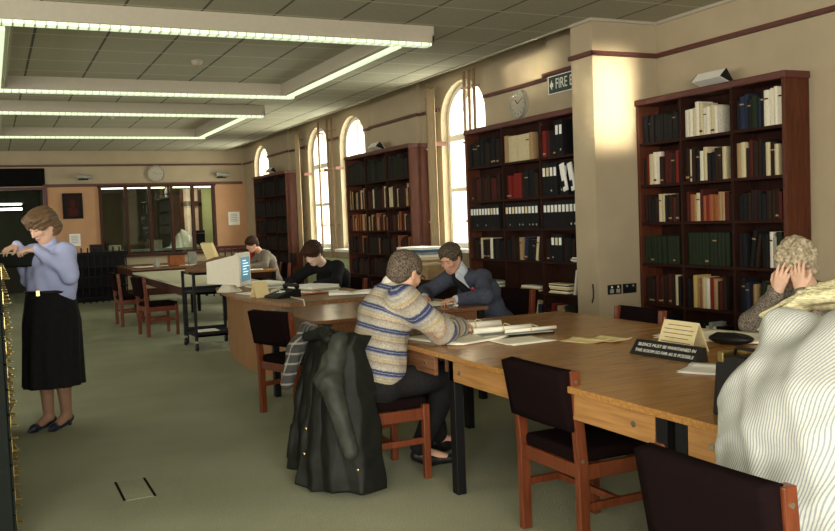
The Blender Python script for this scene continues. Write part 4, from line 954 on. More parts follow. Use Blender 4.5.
def hand_prims(w, d, pn, side, curl=.5, sc=1.0, spread=.12):
    """hand from wrist w pointing along d, palm facing pn; side=+1 thumb on the left of d seen with the palm away"""
    d = np.array(Vector(d).normalized()); pn = np.array(pn, float); pn = pn - d * (pn @ d); pn /= np.linalg.norm(pn); y = np.cross(pn, d) * side
    w = np.array(w, float); P = lambda a, b, c: w + (d * a + y * b + pn * c) * sc
    L = [C(P(-.02, 0, 0), P(.02, 0, 0), .024 * sc, .024 * sc, .015)]
    for b in (-.028, -.010, .010, .028): L.append(C(P(.018, b * .55, .0), P(.082 - abs(b - .008) * .25, b, .0), .0155 * sc, .012 * sc, .012))
    for i, (b, l) in enumerate(((.030, .068), (.010, .078), (-.010, .072), (-.029, .056))):
        a0 = P(.084 - abs(b - .008) * .3, b, 0); ang = curl * (.35 + .08 * i); side_ = spread * b / .03; p = a0; seg = (l * .45, l * .31, l * .26); r = (.0098, .0088, .0078)
        for j in range(3):
            dirn = (d * math.cos(ang) + pn * math.sin(ang) + y * side_ * math.cos(ang)); q = p + dirn / np.linalg.norm(dirn) * seg[j] * sc
            L.append(C(p, q, r[j] * sc, (r[j] - .0012) * sc, .005)); p = q; ang += curl * (.85 + .1 * i)
    t0, t1, t2, t3 = P(.018, .022, .006), P(.048, .048, .014), P(.074, .056, .020 + .01 * curl), P(.094, .052, .026 + .018 * curl)
    L += [C(t0, t1, .015 * sc, .012 * sc, .012), C(t1, t2, .0115 * sc, .010 * sc, .006), C(t2, t3, .010 * sc, .008 * sc, .005)]
    return L
def vv(*a): return np.array(a, float)

def hair_obj(c, R, m, parent, shape, sc=1.0, cut=0, h=.005, amp=.004, freq=70, extra=(), face=.052, low=-.02):
    P = lambda *v: c + R @ (np.array(v) * sc)
    pr = [El(P(*p), np.array(r) * sc, R, .03) for p, r in shape] + list(extra)
    # cut away the face
    pr.append(El(P(.105, 0, -.045 + cut), np.array((.075, .066, .078)) * sc, R, .012, neg=True))
    for s in (-1, 1):
        if low > -.05: pr.append(El(P(.02, s * .085, -.035), np.array((.035, .03, .040)) * sc, R, .01, neg=True))
    def nz(X):
        Y = (X - c) @ R; a = np.arctan2(Y[:, 1], Y[:, 2] + .0); r = Y[:, 0]
        return amp * (np.sin(a * 14 + r * freq * .5 + 2 * np.sin(Y[:, 2] * 50)) * .6 + np.sin(r * freq + a * 5 + np.sin(a * 9) * 2) * .5 + .5 * np.sin(Y[:, 2] * freq * 1.7 + Y[:, 1] * 60))
    return to_obj('hair', sdf_mesh(pr, h, noise=nz), m, parent, 1)
def features(c, R, parent, sc=1.0, brow=(.10, .06, .04), lip=(.45, .16, .13), eye=True):
    P = lambda *v: Vector(c + R @ (np.array(v) * sc)); k = MB()
    for s in (-1, 1): k.tube([P(.092, s * .016, .026), P(.091, s * .030, .031), P(.082, s * .046, .026)], [.0025 * sc, .003 * sc, .0015 * sc], 6)
    k.build('eyebrows', mat('brow_%d' % id(parent), brow, .9), parent)
    k = MB(); k.tube([P(.0885, -.022, -.0615), P(.0985, 0, -.0605), P(.0885, .022, -.0615)], [.0022 * sc, .0042 * sc, .0022 * sc], 6); k.build('lips', mat('lip_%d' % id(parent), lip, .6), parent, True)
    if eye:
        k = MB()
        for s in (-1, 1): k.tube([P(.0865, s * .020, .0035), P(.0885, s * .030, .002), P(.0835, s * .041, .0035)], [.0012 * sc, .002 * sc, .0012 * sc], 6)
        k.build('eyelashes', 'black', parent, True)

def skin(name, c): return mat(name, c, .55, var=.06, scale=18, spec=.35)
SK = {k_: skin('skin_' + k_, c_) for k_, c_ in dict(a=(.62, .36, .24), b=(.60, .33, .22), c=(.66, .42, .30), pale=(.70, .48, .36)).items()}
TIGHT = skin('tan_tights', (.30, .17, .11))

def torso(hip, chest, neck, shL, shR, w=1.0, d=1.0, R=None):
    """soft trunk built between pelvis, rib cage and shoulder line"""
    mid = (hip + chest) / 2; sh = (shL + shR) / 2; across = (shL - shR); across /= np.linalg.norm(across)
    L = []
    L += [C(hip - across * .075 * w, hip + across * .075 * w, .105 * d, k=.06), C(mid - across * .055 * w, mid + across * .055 * w, .10 * d, k=.06),
          C(chest - across * .075 * w, chest + across * .075 * w, .108 * d, k=.06), C(shR + (sh - shR) * .18, shL + (sh - shL) * .18, .062 * d, k=.06)]
    L += [C(hip, mid, .12 * d, .11 * d, .05), C(mid, chest, .112 * d, .118 * d, .05), C(chest, sh, .115 * d, .07 * d, .05)]
    return L
def band_along(prims, a, b, s0):
    """stripe coordinate rising from a to b for the trunk pieces"""
    d = (b - a); L = np.linalg.norm(d); d = d / L
    for p in prims:
        if p['t'] == 'c': p['s0'] = s0; p['org'] = a; p['dir'] = d
    return prims
def person(label, root, J, skinm, R, sc=1.0, vox=.005, group=None):
    """one continuous body: trunk, neck, head, arms with hands, legs"""
    pr = torso(J['hip'], J['chest'], J['neck'], J['shL'], J['shR'], J.get('w', 1), .9)
    hc = J['head']
    pr += [C(J['neck'], hc + R @ vv(-.025, 0, -.05) * sc, .052 * sc, .05 * sc, .03)]
    for s in 'LR':
        pr += [C(J['sh' + s], J['el' + s], .047, .038, .03), C(J['el' + s], J['wr' + s], .038, .025, .02)]
        pr += [C(J['hp' + s], J['kn' + s], .080, .056, .04), C(J['kn' + s], (J['kn' + s] * .6 + J['an' + s] * .4), .055, .052, .02), C(J['kn' + s] * .6 + J['an' + s] * .4, J['an' + s], .052, .034, .02),
               C(J['an' + s], J['to' + s], .034, .026, .02)]
        if 'hd' + s in J:
            dd, pn, sd, cu = J['hd' + s]; pr += hand_prims(J['wr' + s], dd, pn, sd, cu, sc)
    pr += head_prims(hc, R, sc)
    o = to_obj('person', sdf_mesh(pr, vox), skinm, None, 2)
    V = np.zeros(len(o.data.vertices) * 3, np.float32); o.data.vertices.foreach_get('co', V); V = V.reshape(-1, 3) - np.array(root, np.float32); o.data.vertices.foreach_set('co', V.ravel())
    o.location = root; o.data.update()
    return tag(o, label, 'person', group)
def hold(child, root):
    child.location = tuple(-np.array(root)); return child
def sleeve(J, s, r0=.064, r1=.058, r2=.042, s0=0, cuff=.0, flow=0):
    a, b, c = J['sh' + s], J['el' + s], J['wr' + s]; l1 = np.linalg.norm(b - a); l2 = np.linalg.norm(c - b)
    q = [C(a, b, r0, r1, .055, s0, s0 + l1), C(b, c - (c - b) / l2 * cuff, r1, r2, .04, s0 + l1, s0 + l1 + l2)]
    g = flow or 1; q[0]['org'] = a; q[0]['dir'] = g * (b - a) / l1; q[1]['org'] = b; q[1]['dir'] = g * (c - b) / l2; q[1]['s0'] = s0 + g * l1
    return q
def legcloth(J, s, r0=.098, r1=.076, r2=.062, flare=.0):
    return [C(J['hp' + s], J['kn' + s], r0, r1, .05), C(J['kn' + s], J['an' + s] + vv(0, 0, .03), r1, r2, .03)]
def folds(amp, f=26, dirn=(0, 0, 1), seed=0):
    a = np.random.RandomState(seed).uniform(-1, 1, (6, 3)); a /= np.linalg.norm(a, axis=1)[:, None]; ph = np.random.RandomState(seed + 1).uniform(0, 6, 6)
    def nz(X):
        r = 0
        for i in range(6): r = r + np.sin(X @ a[i] * f * (1 + .35 * i) + ph[i] + 1.2 * np.sin(X @ a[(i + 2) % 6] * f * .5))
        return amp * r / 3
    return nz
def shoe(o, an, to, m, root, h=.0):
    d = to - an; d = d / np.linalg.norm(d); k = [C(an - d * .03 - vv(0, 0, .03), an + d * .05 - vv(0, 0, .035), .036, .036, .02), C(an + d * .05 - vv(0, 0, .035), to + d * .03 - vv(0, 0, .0), .037, .026, .03)]
    for q in k:
        for e_ in ('a', 'b'): q[e_][2] = max(q[e_][2], .036)
    return hold(to_obj('shoe', sdf_mesh(k, .006, clip=[((0, 0, .004), (0, 0, -1))]), m, o), root)

# --- the man in the patterned jumper
def seated(hip, yaw, lean, **kw): ...
root = (1.93, 4.66, 0)
R0 = frame((.86, .30, -.42))
J = dict(hip=vv(1.92, 4.67, .56), chest=vv(2.00, 4.64, .90), neck=vv(2.06, 4.62, 1.085), shL=vv(2.08, 4.83, 1.00), shR=vv(2.02, 4.43, 1.01), head=vv(2.12, 4.60, 1.145), w=1.2,
         elL=vv(2.34, 4.98, .83), wrL=vv(2.52, 4.86, .80), elR=vv(2.24, 4.42, .82), wrR=vv(2.46, 4.62, .80), hdR=((.8, .6, -.05), (0, 0, -1), 1, .6), hdL=((.75, -.6, 0), (0, 0, -1), -1, .5),
         hpL=vv(1.95, 4.77, .53), knL=vv(2.36, 4.86, .54), anL=vv(2.42, 4.88, .09), toL=vv(2.56, 4.90, .05), hpR=vv(1.95, 4.56, .53), knR=vv(2.36, 4.56, .54), anR=vv(2.20, 4.66, .09), toR=vv(2.33, 4.60, .05))
P1 = person('man in a grey jumper with blue bands, seen from behind, writing at the table', root, J, SK['a'], R0, 1.0, .0055)
navy, oat, grey_, rust, blue = (.045, .055, .13), (.42, .38, .30), (.30, .28, .25), (.30, .19, .12), (.12, .14, .24)
stops = [(0, oat), (.16, grey_), (.22, rust), (.27, oat), (.34, (.38, .30, .15)), (.40, oat), (.50, grey_), (.58, oat), (.645, blue), (.66, navy), (.72, navy), (.745, (.30, .32, .36)), (.77, navy), (.83, navy), (.85, blue), (.88, oat), (1, oat)]
M['jumper'] = band_mat('fair_isle_knit', stops, .115)
tr = torso(J['hip'] + vv(-.0, 0, .02), J['chest'], J['neck'], J['shL'], J['shR'], 1.28, 1.22)
tr += [C(vv(1.93, 4.58, .64), vv(1.93, 4.76, .64), .15, .15, .05), C(J['neck'] - vv(.05, 0, .06), J['neck'] - vv(.02, 0, .02), .085, .068, .03)]
band_along(tr, J['hip'], J['chest'] + vv(.05, 0, .2), .02)
ax_ = (J['chest'] + vv(.05, 0, .2) - J['hip']); ax_ = ax_ / np.linalg.norm(ax_)
for s in 'LR': tr += sleeve(J, s, .078, .074, .060, .02 + (J['sh' + s] - J['hip']) @ ax_, 0, -1)
tr[-2]['dir'] = tr[-2]['dir'] * .5 + .5 * ax_ * .3; tr[-1]['s0'] = tr[-2]['s0'] + (tr[-1]['org'] - tr[-2]['org']) @ tr[-2]['dir']
tr += [El(J['neck'] + vv(.055, -.01, .065), (.06, .055, .05), None, .01, neg=True)]
hold(to_obj('jumper', sdf_mesh(tr, .007, noise=folds(.005, 22, seed=2)), 'jumper', P1, 2), root)
k = [C(J['wrR'] - vv(.03, .02, 0), J['wrR'] + vv(.012, .01, 0), .056, .044, .01)]; M['cuff'] = mat('ribbed_oat_knit', (.42, .39, .33), .95, var=.2, scale=120, bump=.3)
hold(to_obj('cuff', sdf_mesh(k, .005), 'cuff', P1), root)
k = [C(vv(1.92, 4.58, .565), vv(1.92, 4.76, .565), .140, .140, .03)]; hold(to_obj('jumper_hem', sdf_mesh(k, .008, clip=[((0, 0, .60), (0, 0, 1)), ((0, 0, .535), (0, 0, -1))]), 'cuff', P1), root)
k = [C(J['neck'] + vv(-.022, 0, .0), J['neck'] + vv(.02, -.003, .03), .058, .056, .01)]; M['shirt_w'] = mat('white_shirt', (.62, .60, .52), .8, var=.05); hold(to_obj('shirt_collar', sdf_mesh(k, .006), 'shirt_w', P1), root)
M['trouser_k'] = mat('black_trousers', (.016, .015, .016), .85, var=.2, scale=60)
hold(to_obj('trousers', sdf_mesh([C(J['hip'] - vv(.02, .10, .03), J['hip'] + vv(-.02, .10, -.03), .135, k=.05)] + legcloth(J, 'L') + legcloth(J, 'R'), .009, noise=folds(.004, 18, seed=5)), 'trouser_k', P1), root)
for s in 'LR': shoe(P1, J['an' + s], J['to' + s], 'black_soft', root)
M['hair_br'] = mat('greying_brown_hair', (.050, .036, .024), .75, var=.5, scale=90, bump=.3, c2=(.13, .10, .075), stretch=(1, 1, 1))
hair_obj(J['head'], R0, 'hair_br', P1, [((-.018, 0, .040), (.108, .088, .090)), ((-.055, 0, -.02), (.062, .074, .068))], amp=.0012, freq=40)
features(J['head'], R0, P1)
k = MB(); Pg = lambda *v: Vector(J['head'] + R0 @ np.array(v))
for s in (-1, 1): k.tube([Pg(.098, s * .058, .008), Pg(.04, s * .080, .012), Pg(-.01, s * .083, .006)], .0022, 6); k.tube([Pg(.104, s * .032 + .024 * math.cos(a), .002 + .02 * math.sin(a)) for a in [2 * PI * i / 14 for i in range(15)]], .0018, 6)
k.tube([Pg(.104, -.010, .006), Pg(.112, 0, .009), Pg(.104, .010, .006)], .0018, 6)
hold(k.build('spectacles', 'bk_k', P1, True), root) if False else k.build('spectacles', 'bk_k', P1, True)

def finish(o):
    for ch in o.children: ch.location = tuple(-v for v in o.location)
def brows(*a, **k): return features(*a, **k)

# --- coat and scarf on his chair
t = thing('coat', 'long dark waxed coat hanging over the chair back to the floor', 'coat', (1.6, 4.62, 0))
M['wax'] = mat('dark_waxed_cotton', (.008, .009, .007), .6, spec=.2, var=.35, scale=14, bump=.25, bscale=30); M['wax_l'] = mat('lighter_waxed_cotton', (.032, .034, .027), .6, spec=.25, var=.25, scale=14, bump=.2, bscale=30)  # sleeve cloth is lighter than the coat body
def fold_z(amp, f, seed=0):
    def nz(X): return amp * (np.sin(X[:, 1] * f + 3 * np.sin(X[:, 2] * 5 + seed)) + .6 * np.sin(X[:, 1] * f * 2.1 + X[:, 0] * f + 2 * np.sin(X[:, 2] * 9)))
    return nz
TOPL = [(1.74, 4.93), (1.655, 4.94), (1.635, 4.84), (1.63, 4.74), (1.63, 4.64), (1.63, 4.54), (1.64, 4.44), (1.68, 4.39), (1.76, 4.41)]
BOTL = [(1.62, 4.98), (1.50, 4.97), (1.46, 4.86), (1.50, 4.74), (1.44, 4.62), (1.47, 4.47), (1.54, 4.33), (1.68, 4.25), (1.82, 4.30)]
def lerpl(Lp, u):
    q = u * (len(Lp) - 1); i_ = min(int(q), len(Lp) - 2); f = q - i_; f = f * f * (3 - 2 * f) * .5 + f * .5
    return Lp[i_][0] * (1 - f) + Lp[i_ + 1][0] * f, Lp[i_][1] * (1 - f) + Lp[i_ + 1][1] * f
def drape(u, v):
    a = lerpl(TOPL, u); b_ = lerpl(BOTL, u); w_ = v ** .8; zb = .035 + .05 * (1 - min(1, max(0, (u - .25) * 4))) + .01 * math.sin(u * 20)
    z = .845 + .012 * math.sin(u * 17) - (.845 - zb) * v
    f = .020 * min(1, v * 2.5) * (abs((u * 8.3 + .25 * math.sin(v * 4)) % 1 - .5) * 2 - .5) + .007 * math.sin(v * 19 + u * 9) * math.sin(u * 23)
    e = (1 - min(1, v * 12)) * .05                          # turns over the chair back
    return (a[0] * (1 - w_) + b_[0] * w_ - f * 1.3 + e, a[1] * (1 - w_) + b_[1] * w_ - f * .5, z)
k = MB(); k.grid(drape, 140, 60, .010); k.build('coat_body', 'wax', t, True)
k = MB(); k.grid(lambda u, v: (1.655 + .12 * v, 4.925 - .52 * u, .855 + .012 * math.sin(u * 17) - .02 * v - .03 * v * v), 24, 4, .01); k.build('coat_lining', 'black_soft', t, True)
k = [C(vv(1.65, 4.44, .82), vv(1.56, 4.38, .62), .050, .062, .03), C(vv(1.56, 4.38, .62), vv(1.62, 4.28, .26), .062, .045, .03), C(vv(1.62, 4.40, .80), vv(1.54, 4.44, .62), .04, .05, .05)]
def cre(X): return .006 * np.sin(X[:, 2] * 46 + 5 * np.sin(X[:, 1] * 14) + X[:, 0] * 20) * np.clip(np.sin(X[:, 2] * 9 + 1), 0, 1) + .004 * np.abs(np.sin(X[:, 1] * 60 + 2 * np.sin(X[:, 2] * 20)))
to_obj('coat_sleeve', sdf_mesh(k, .006, noise=cre), 'wax_l', t, 1)
k = [C(vv(1.62, 4.64, .84), vv(1.56, 4.74, .82), .035, .03, .02), C(vv(1.62, 4.64, .84), vv(1.60, 4.48, .83), .035, .03, .02)]
to_obj('collar', sdf_mesh(k, .006, noise=folds(.004, 40)), 'wax', t)
for (y, z) in ((4.47, .30), (4.33, .14), (4.50, .62), (4.49, .46)):
    pass
for (x, y, z) in ((1.455, 4.50, .36), (1.64, 4.245, .17), (1.47, 4.60, .20)): q = MB(); q.ball((x, y, z), .011, (.6, 1, 1)); q.build('stud', 'brass', t)
finish(t)
def plaid():
    m, nt, b = _new('plaid_wool'); L = nt.links; b.inputs['Roughness'].default_value = .95
    tc = nt.nodes.new('ShaderNodeTexCoord'); sp = nt.nodes.new('ShaderNodeSeparateXYZ'); L.new(tc.outputs['Object'], sp.inputs[0]); prev = None
    for ax, per in ((1, .05), (2, .055)):
        d = nt.nodes.new('ShaderNodeMath'); d.operation = 'DIVIDE'; d.inputs[1].default_value = per; L.new(sp.outputs[ax], d.inputs[0])
        f = nt.nodes.new('ShaderNodeMath'); f.operation = 'FRACT'; L.new(d.outputs[0], f.inputs[0])
        c = nt.nodes.new('ShaderNodeMath'); c.operation = 'LESS_THAN'; c.inputs[1].default_value = .2; L.new(f.outputs[0], c.inputs[0])
        if prev: a = nt.nodes.new('ShaderNodeMath'); a.operation = 'ADD'; L.new(prev, a.inputs[0]); L.new(c.outputs[0], a.inputs[1]); prev = a.outputs[0]
        else: prev = c.outputs[0]
    r = nt.nodes.new('ShaderNodeValToRGB'); r.color_ramp.interpolation = 'CONSTANT'; e = r.color_ramp.elements; e[0].color = (.03, .03, .028, 1); e[1].position = .9; e[1].color = (.22, .21, .18, 1)
    x = e.new(.3); x.color = (.16, .15, .13, 1); h = nt.nodes.new('ShaderNodeMath'); h.operation = 'MULTIPLY'; h.inputs[1].default_value = .48; L.new(prev, h.inputs[0]); L.new(h.outputs[0], r.inputs[0]); L.new(r.outputs[0], b.inputs['Base Color'])
    return m
k = [C(vv(1.60, 4.84, .845), vv(1.525, 4.83, .74), .035, .045, .03), C(vv(1.525, 4.83, .74), vv(1.455, 4.80, .56), .045, .035, .03), C(vv(1.60, 4.84, .845), vv(1.60, 4.70, .85), .035, .03, .03)]
o = to_obj('scarf', sdf_mesh(k, .006, noise=fold_z(.004, 70)), plaid()); tag(o, 'grey checked wool scarf tucked over the coat on the chair back', 'scarf')
finish(P1)

# --- the standing woman at the card drawers
root = (.37, 7.10, 0); Rw = frame((-.72, -.50, -.50)); D = .0
J = dict(hip=vv(.385, 7.05, .98), chest=vv(.395, 7.04, 1.20), neck=vv(.385, 7.03, 1.37), shL=vv(.49, 6.94, 1.305), shR=vv(.285, 7.14, 1.305), head=vv(.345, 7.00, 1.505), w=.8,
         elL=vv(.50, 6.85, 1.14), wrL=vv(.30, 6.90, 1.335), elR=vv(.24, 7.22, 1.12), wrR=vv(.17, 7.08, 1.365), hdL=((-1, .12, .02), (0, .15, -1), 1, .7), hdR=((-.75, -.55, -.25), (0, 0, -1), -1, .6),
         hpL=vv(.43, 7.02, .86), knL=vv(.42, 7.00, .48), anL=vv(.44, 7.10, .085), toL=vv(.36, 7.01, .035), hpR=vv(.345, 7.08, .86), knR=vv(.31, 7.08, .48), anR=vv(.32, 7.14, .085), toR=vv(.235, 7.06, .035))
P2 = person('standing woman in pale blue blouse and long black skirt at an open card drawer', root, J, SK['c'], Rw, 1.0, .006)
M['blouse'] = mat('pale_blue_cotton', (.42, .47, .74), .8, var=.06, scale=12)
tr = torso(J['hip'] + vv(0, 0, .1), J['chest'], J['neck'], J['shL'], J['shR'], 1.0, 1.08) + sleeve(J, 'L', .062, .052, .038) + sleeve(J, 'R', .062, .052, .038) + [C(vv(.34, 7.05, 1.03), vv(.42, 7.05, 1.03), .13, .13, .04), C(vv(.345, 7.05, .98), vv(.42, 7.05, .98), .128, .128, .03)]
to_obj('blouse', sdf_mesh(tr, .007, noise=folds(.007, 24, seed=9)), 'blouse', P2, 2)
to_obj('collar', sdf_mesh([C(J['neck'] + vv(0, 0, -.03), J['neck'] + vv(0, 0, .02), .066, .056, .01)], .006), 'blouse', P2)
k = [C(J['wrL'] + vv(.045, -.0, -.03), J['wrL'] + vv(.012, 0, -.006), .036, .034, .005)]; to_obj('cuff', sdf_mesh(k, .006), 'blouse', P2); k = [C(J['wrR'] + vv(.02, .04, -.04), J['wrR'] + vv(.006, .014, -.012), .036, .034, .005)]
to_obj('cuff', sdf_mesh(k, .006), 'blouse', P2)
M['skirt'] = mat('black_crepe', (.010, .010, .011), .85, var=.2, scale=30)
k = MB()
def sk(u, v):
    a = 2 * PI * u; z = 1.03 - .70 * v; rx = .168 + .030 * min(1, v * 3) + .012 * v; ry = .150 + .028 * min(1, v * 3) + .012 * v; p = 1 + .055 * v * math.sin(a * 11 + 2 * math.sin(v * 2)) + .03 * v * math.sin(a * 5 + 1)
    return (.378 - .018 * v + rx * p * math.cos(a), 7.05 + ry * p * math.sin(a), z)
k.grid(sk, 110, 24); k.build('skirt', 'skirt', P2, True)
k = MB(); k.tube([(.380 + .170 * math.cos(a), 7.05 + .152 * math.sin(a), 1.025) for a in [2 * PI * i / 24 for i in range(25)]], .014, 6); k.build('belt', 'black', P2, True)
k = MB(); k.box(.27, .30, 6.905, 6.925, 1.0, 1.045, bev=.004); k.build('buckle', 'brass', P2)
tg = [C(J['kn' + s], J['kn' + s] * .6 + J['an' + s] * .4, .052, .050, .02) for s in 'LR'] + [C(J['kn' + s] * .6 + J['an' + s] * .4, J['an' + s], .050, .036, .02) for s in 'LR'] + [C(J['an' + s], J['to' + s], .036, .028, .02) for s in 'LR']
to_obj('tights', sdf_mesh(tg, .006, grow=.002), TIGHT, P2)
M['navy_shoe'] = mat('navy_leather', (.012, .014, .035), .3)
for s in 'LR':
    an, to = J['an' + s], J['to' + s]; d = (to - an); d[2] = 0; d /= np.linalg.norm(d); b0 = an * [1, 1, 0]
    q = [C(b0 - d * .03 + vv(0, 0, .065), b0 + d * .01 + vv(0, 0, .050), .034, .030, .02), C(b0 + d * .03 + vv(0, 0, .042), b0 + d * .15 + vv(0, 0, .030), .030, .030, .02), C(b0 + d * .15 + vv(0, 0, .03), b0 + d * .19 + vv(0, 0, .022), .028, .016, .02), C(b0 - d * .035 + vv(0, 0, .05), b0 - d * .03 + vv(0, 0, .012), .018, .012, .01)]
    to_obj('shoe', sdf_mesh(q, .005, clip=[((0, 0, .002), (0, 0, -1))]), 'navy_shoe', P2, 1)
M['hair_w'] = mat('light_brown_hair', (.13, .075, .035), .6, var=.5, scale=80, bump=.3)
hair_obj(J['head'], Rw, 'hair_w', P2, [((-.015, 0, .040), (.118, .100, .092)), ((-.045, .05, -.04), (.065, .042, .065)), ((-.045, -.05, -.04), (.065, .042, .065)), ((-.07, 0, -.04), (.05, .07, .07)), ((.05, .0, .085), (.055, .075, .035))], amp=.006, freq=50)
features(J['head'], Rw, P2)
finish(P2)

# --- the man in the blue suit
root = (3.92, 6.75, 0); Rm = frame((-.80, -.45, -.52))
J = dict(hip=vv(3.93, 6.74, .53), chest=vv(3.80, 6.73, .80), neck=vv(3.62, 6.72, .985), shL=vv(3.73, 6.54, .925), shR=vv(3.62, 6.91, .93), head=vv(3.50, 6.68, 1.105), w=1.15,
         elL=vv(3.62, 6.33, .80), wrL=vv(3.36, 6.33, .79), elR=vv(3.40, 7.0, .80), wrR=vv(3.26, 6.72, .79), hdL=((-1, .05, -.03), (0, 0, -1), 1, .7), hdR=((-.5, -.8, -.03), (0, 0, -1), -1, .7),
         hpL=vv(3.90, 6.62, .52), knL=vv(3.46, 6.58, .50), anL=vv(3.50, 6.58, .09), toL=vv(3.36, 6.55, .05), hpR=vv(3.90, 6.86, .52), knR=vv(3.46, 6.86, .50), anR=vv(3.50, 6.86, .09), toR=vv(3.36, 6.86, .05))
P3 = person('man in a blue grey suit and dark tie reading at the middle table', root, J, SK['b'], Rm, 1.0, .006)
M['suit'] = mat('blue_grey_suiting', (.060, .068, .098), .85, var=.25, scale=60)
tr = torso(J['hip'], J['chest'], J['neck'], J['shL'], J['shR'], 1.2, 1.14) + [C(J['hip'] - vv(0, .1, .04), J['hip'] - vv(0, -.1, .04), .14, k=.05)] + sleeve(J, 'L', .074, .066, .050, cuff=.03) + sleeve(J, 'R', .074, .066, .050, cuff=.03)
for p_ in tr: p_['k'] = min(p_['k'], .045)
to_obj('jacket', sdf_mesh(tr, .008, noise=folds(.006, 20, seed=4)), 'suit', P3, 2)
M['shirt_b'] = mat('pale_blue_shirting', (.50, .56, .60), .8, var=.04)
fw = vv(-.78, -.30, -.55); fw /= np.linalg.norm(fw)
k = [C(J['neck'] + vv(-.01, -.01, .0), J['neck'] + vv(-.035, -.01, .045), .064, .058, .02), C(J['neck'] + vv(-.068, -.04, -.03), J['chest'] + vv(-.118, -.055, .03), .036, .022, .02)]
to_obj('shirt', sdf_mesh(k, .005), 'shirt_b', P3)
k = [C(J['neck'] + vv(-.105, -.050, -.01), J['neck'] + vv(-.085, -.045, -.065), .018, .020, .01), C(J['neck'] + vv(-.085, -.045, -.065), J['chest'] + vv(-.150, -.075, .0), .024, .034, .01)]
to_obj('tie', sdf_mesh(k, .005), 'bk_k', P3)
for s in 'LR':
    a = J['el' + s]; b_ = J['wr' + s]; d = (b_ - a) / np.linalg.norm(b_ - a); to_obj('shirt_cuff', sdf_mesh([C(b_ - d * .04, b_ + d * .006, .038, .036, .01)], .005), 'shirt_b', P3)
k = MB(); k.ball(tuple(J['shL'] + vv(-.10, -.0, -.085)), .022, (.6, 1, 1)); k.ball(tuple(J['shL'] + vv(-.12, -.01, -.085)), .008); k.build('poppy', 'red_paint', P3, True)
to_obj('trousers', sdf_mesh([C(J['hip'] - vv(.02, .10, .04), J['hip'] + vv(-.02, .10, -.04), .125, k=.05)] + legcloth(J, 'L') + legcloth(J, 'R'), .01), 'suit', P3)
for s in 'LR': shoe(P3, J['an' + s], J['to' + s], 'black_soft', root)
M['hair_m'] = mat('dark_grey_brown_hair', (.045, .032, .022), .7, var=.5, scale=90, bump=.3, c2=(.10, .08, .06))
hair_obj(J['head'], Rm, 'hair_m', P3, [((-.018, 0, .042), (.110, .090, .090)), ((-.055, 0, -.02), (.060, .074, .070)), ((.035, .0, .095), (.05, .06, .03))], amp=.003, cut=.03)
features(J['head'], Rm, P3); finish(P3)
o = open_book('open book under the hands of the suited man', 3.16, 6.50, DZ, .2, .36, .25, .018)

# --- the young reader in black
root = (3.45, 9.55, 0); Rk = frame((-.75, -.50, -.58))
J = dict(hip=vv(3.56, 9.55, .53), chest=vv(3.46, 9.46, .83), neck=vv(3.28, 9.33, 1.01), shL=vv(3.44, 9.22, .955), shR=vv(3.22, 9.49, .955), head=vv(3.15, 9.22, 1.115), w=1.0,
         elL=vv(3.33, 9.05, .80), wrL=vv(3.10, 9.02, .79), elR=vv(2.98, 9.50, .80), wrR=vv(2.93, 9.26, .79), hdL=((-1, .15, -.03), (0, 0, -1), 1, .6), hdR=((-.2, -.95, -.03), (0, 0, -1), -1, .6),
         hpL=vv(3.56, 9.44, .52), knL=vv(3.22, 9.22, .50), anL=vv(3.24, 9.24, .09), toL=vv(3.13, 9.16, .05), hpR=vv(3.50, 9.66, .52), knR=vv(3.17, 9.46, .50), anR=vv(3.20, 9.48, .09), toR=vv(3.10, 9.42, .05))
P4 = person('young person in a black jumper bent over papers at the enquiry desk', root, J, SK['pale'], Rk, 1.0, .007)
M['blackknit'] = mat('black_knit', (.010, .010, .011), .95, var=.3, scale=80)
tr = torso(J['hip'], J['chest'], J['neck'], J['shL'], J['shR'], 1.1, 1.12) + [C(J['hip'] - vv(0, .08, .04), J['hip'] - vv(0, -.08, .04), .13, k=.05)] + sleeve(J, 'L', .066, .06, .042) + sleeve(J, 'R', .066, .06, .042)
to_obj('jumper', sdf_mesh(tr, .009, noise=folds(.005, 20, seed=14)), 'blackknit', P4, 2)
to_obj('trousers', sdf_mesh([C(J['hip'] - vv(.02, .08, .04), J['hip'] + vv(-.02, .08, -.04), .12, k=.05)] + legcloth(J, 'L') + legcloth(J, 'R'), .011), 'trouser_k', P4)
for s in 'LR': shoe(P4, J['an' + s], J['to' + s], 'black_soft', root)
M['hair_k'] = mat('dark_brown_curly_hair', (.040, .020, .012), .7, var=.6, scale=70, bump=.4)
hair_obj(J['head'], Rk, 'hair_k', P4, [((-.015, 0, .048), (.122, .104, .095)), ((-.06, 0, -.01), (.062, .080, .06)), ((.06, 0, .085), (.06, .075, .04))], amp=.008, freq=60, h=.006)
features(J['head'], Rk, P4); finish(P4)

# --- the far reader in grey
root = (4.15, 14.4, 0); Rf = frame((-.88, -.25, -.42))
J = dict(hip=vv(4.20, 14.4, .53), chest=vv(4.12, 14.4, .84), neck=vv(3.98, 14.38, 1.03), shL=vv(4.06, 14.20, .96), shR=vv(4.04, 14.57, .96), head=vv(3.86, 14.36, 1.14), w=1.0,
         elL=vv(3.97, 14.05, .80), wrL=vv(3.75, 14.10, .79), elR=vv(3.95, 14.70, .80), wrR=vv(3.72, 14.6, .79), hdL=((-1, .2, -.03), (0, 0, -1), 1, .6), hdR=((-1, -.2, -.03), (0, 0, -1), -1, .6),
         hpL=vv(4.15, 14.3, .52), knL=vv(3.75, 14.3, .50), anL=vv(3.78, 14.3, .09), toL=vv(3.66, 14.3, .05), hpR=vv(4.15, 14.5, .52), knR=vv(3.75, 14.5, .50), anR=vv(3.78, 14.5, .09), toR=vv(3.66, 14.5, .05))
P5 = person('far reader with short black hair in a grey cardigan beside the farthest bookcase', root, J, SK['b'], Rf, 1.0, .008)
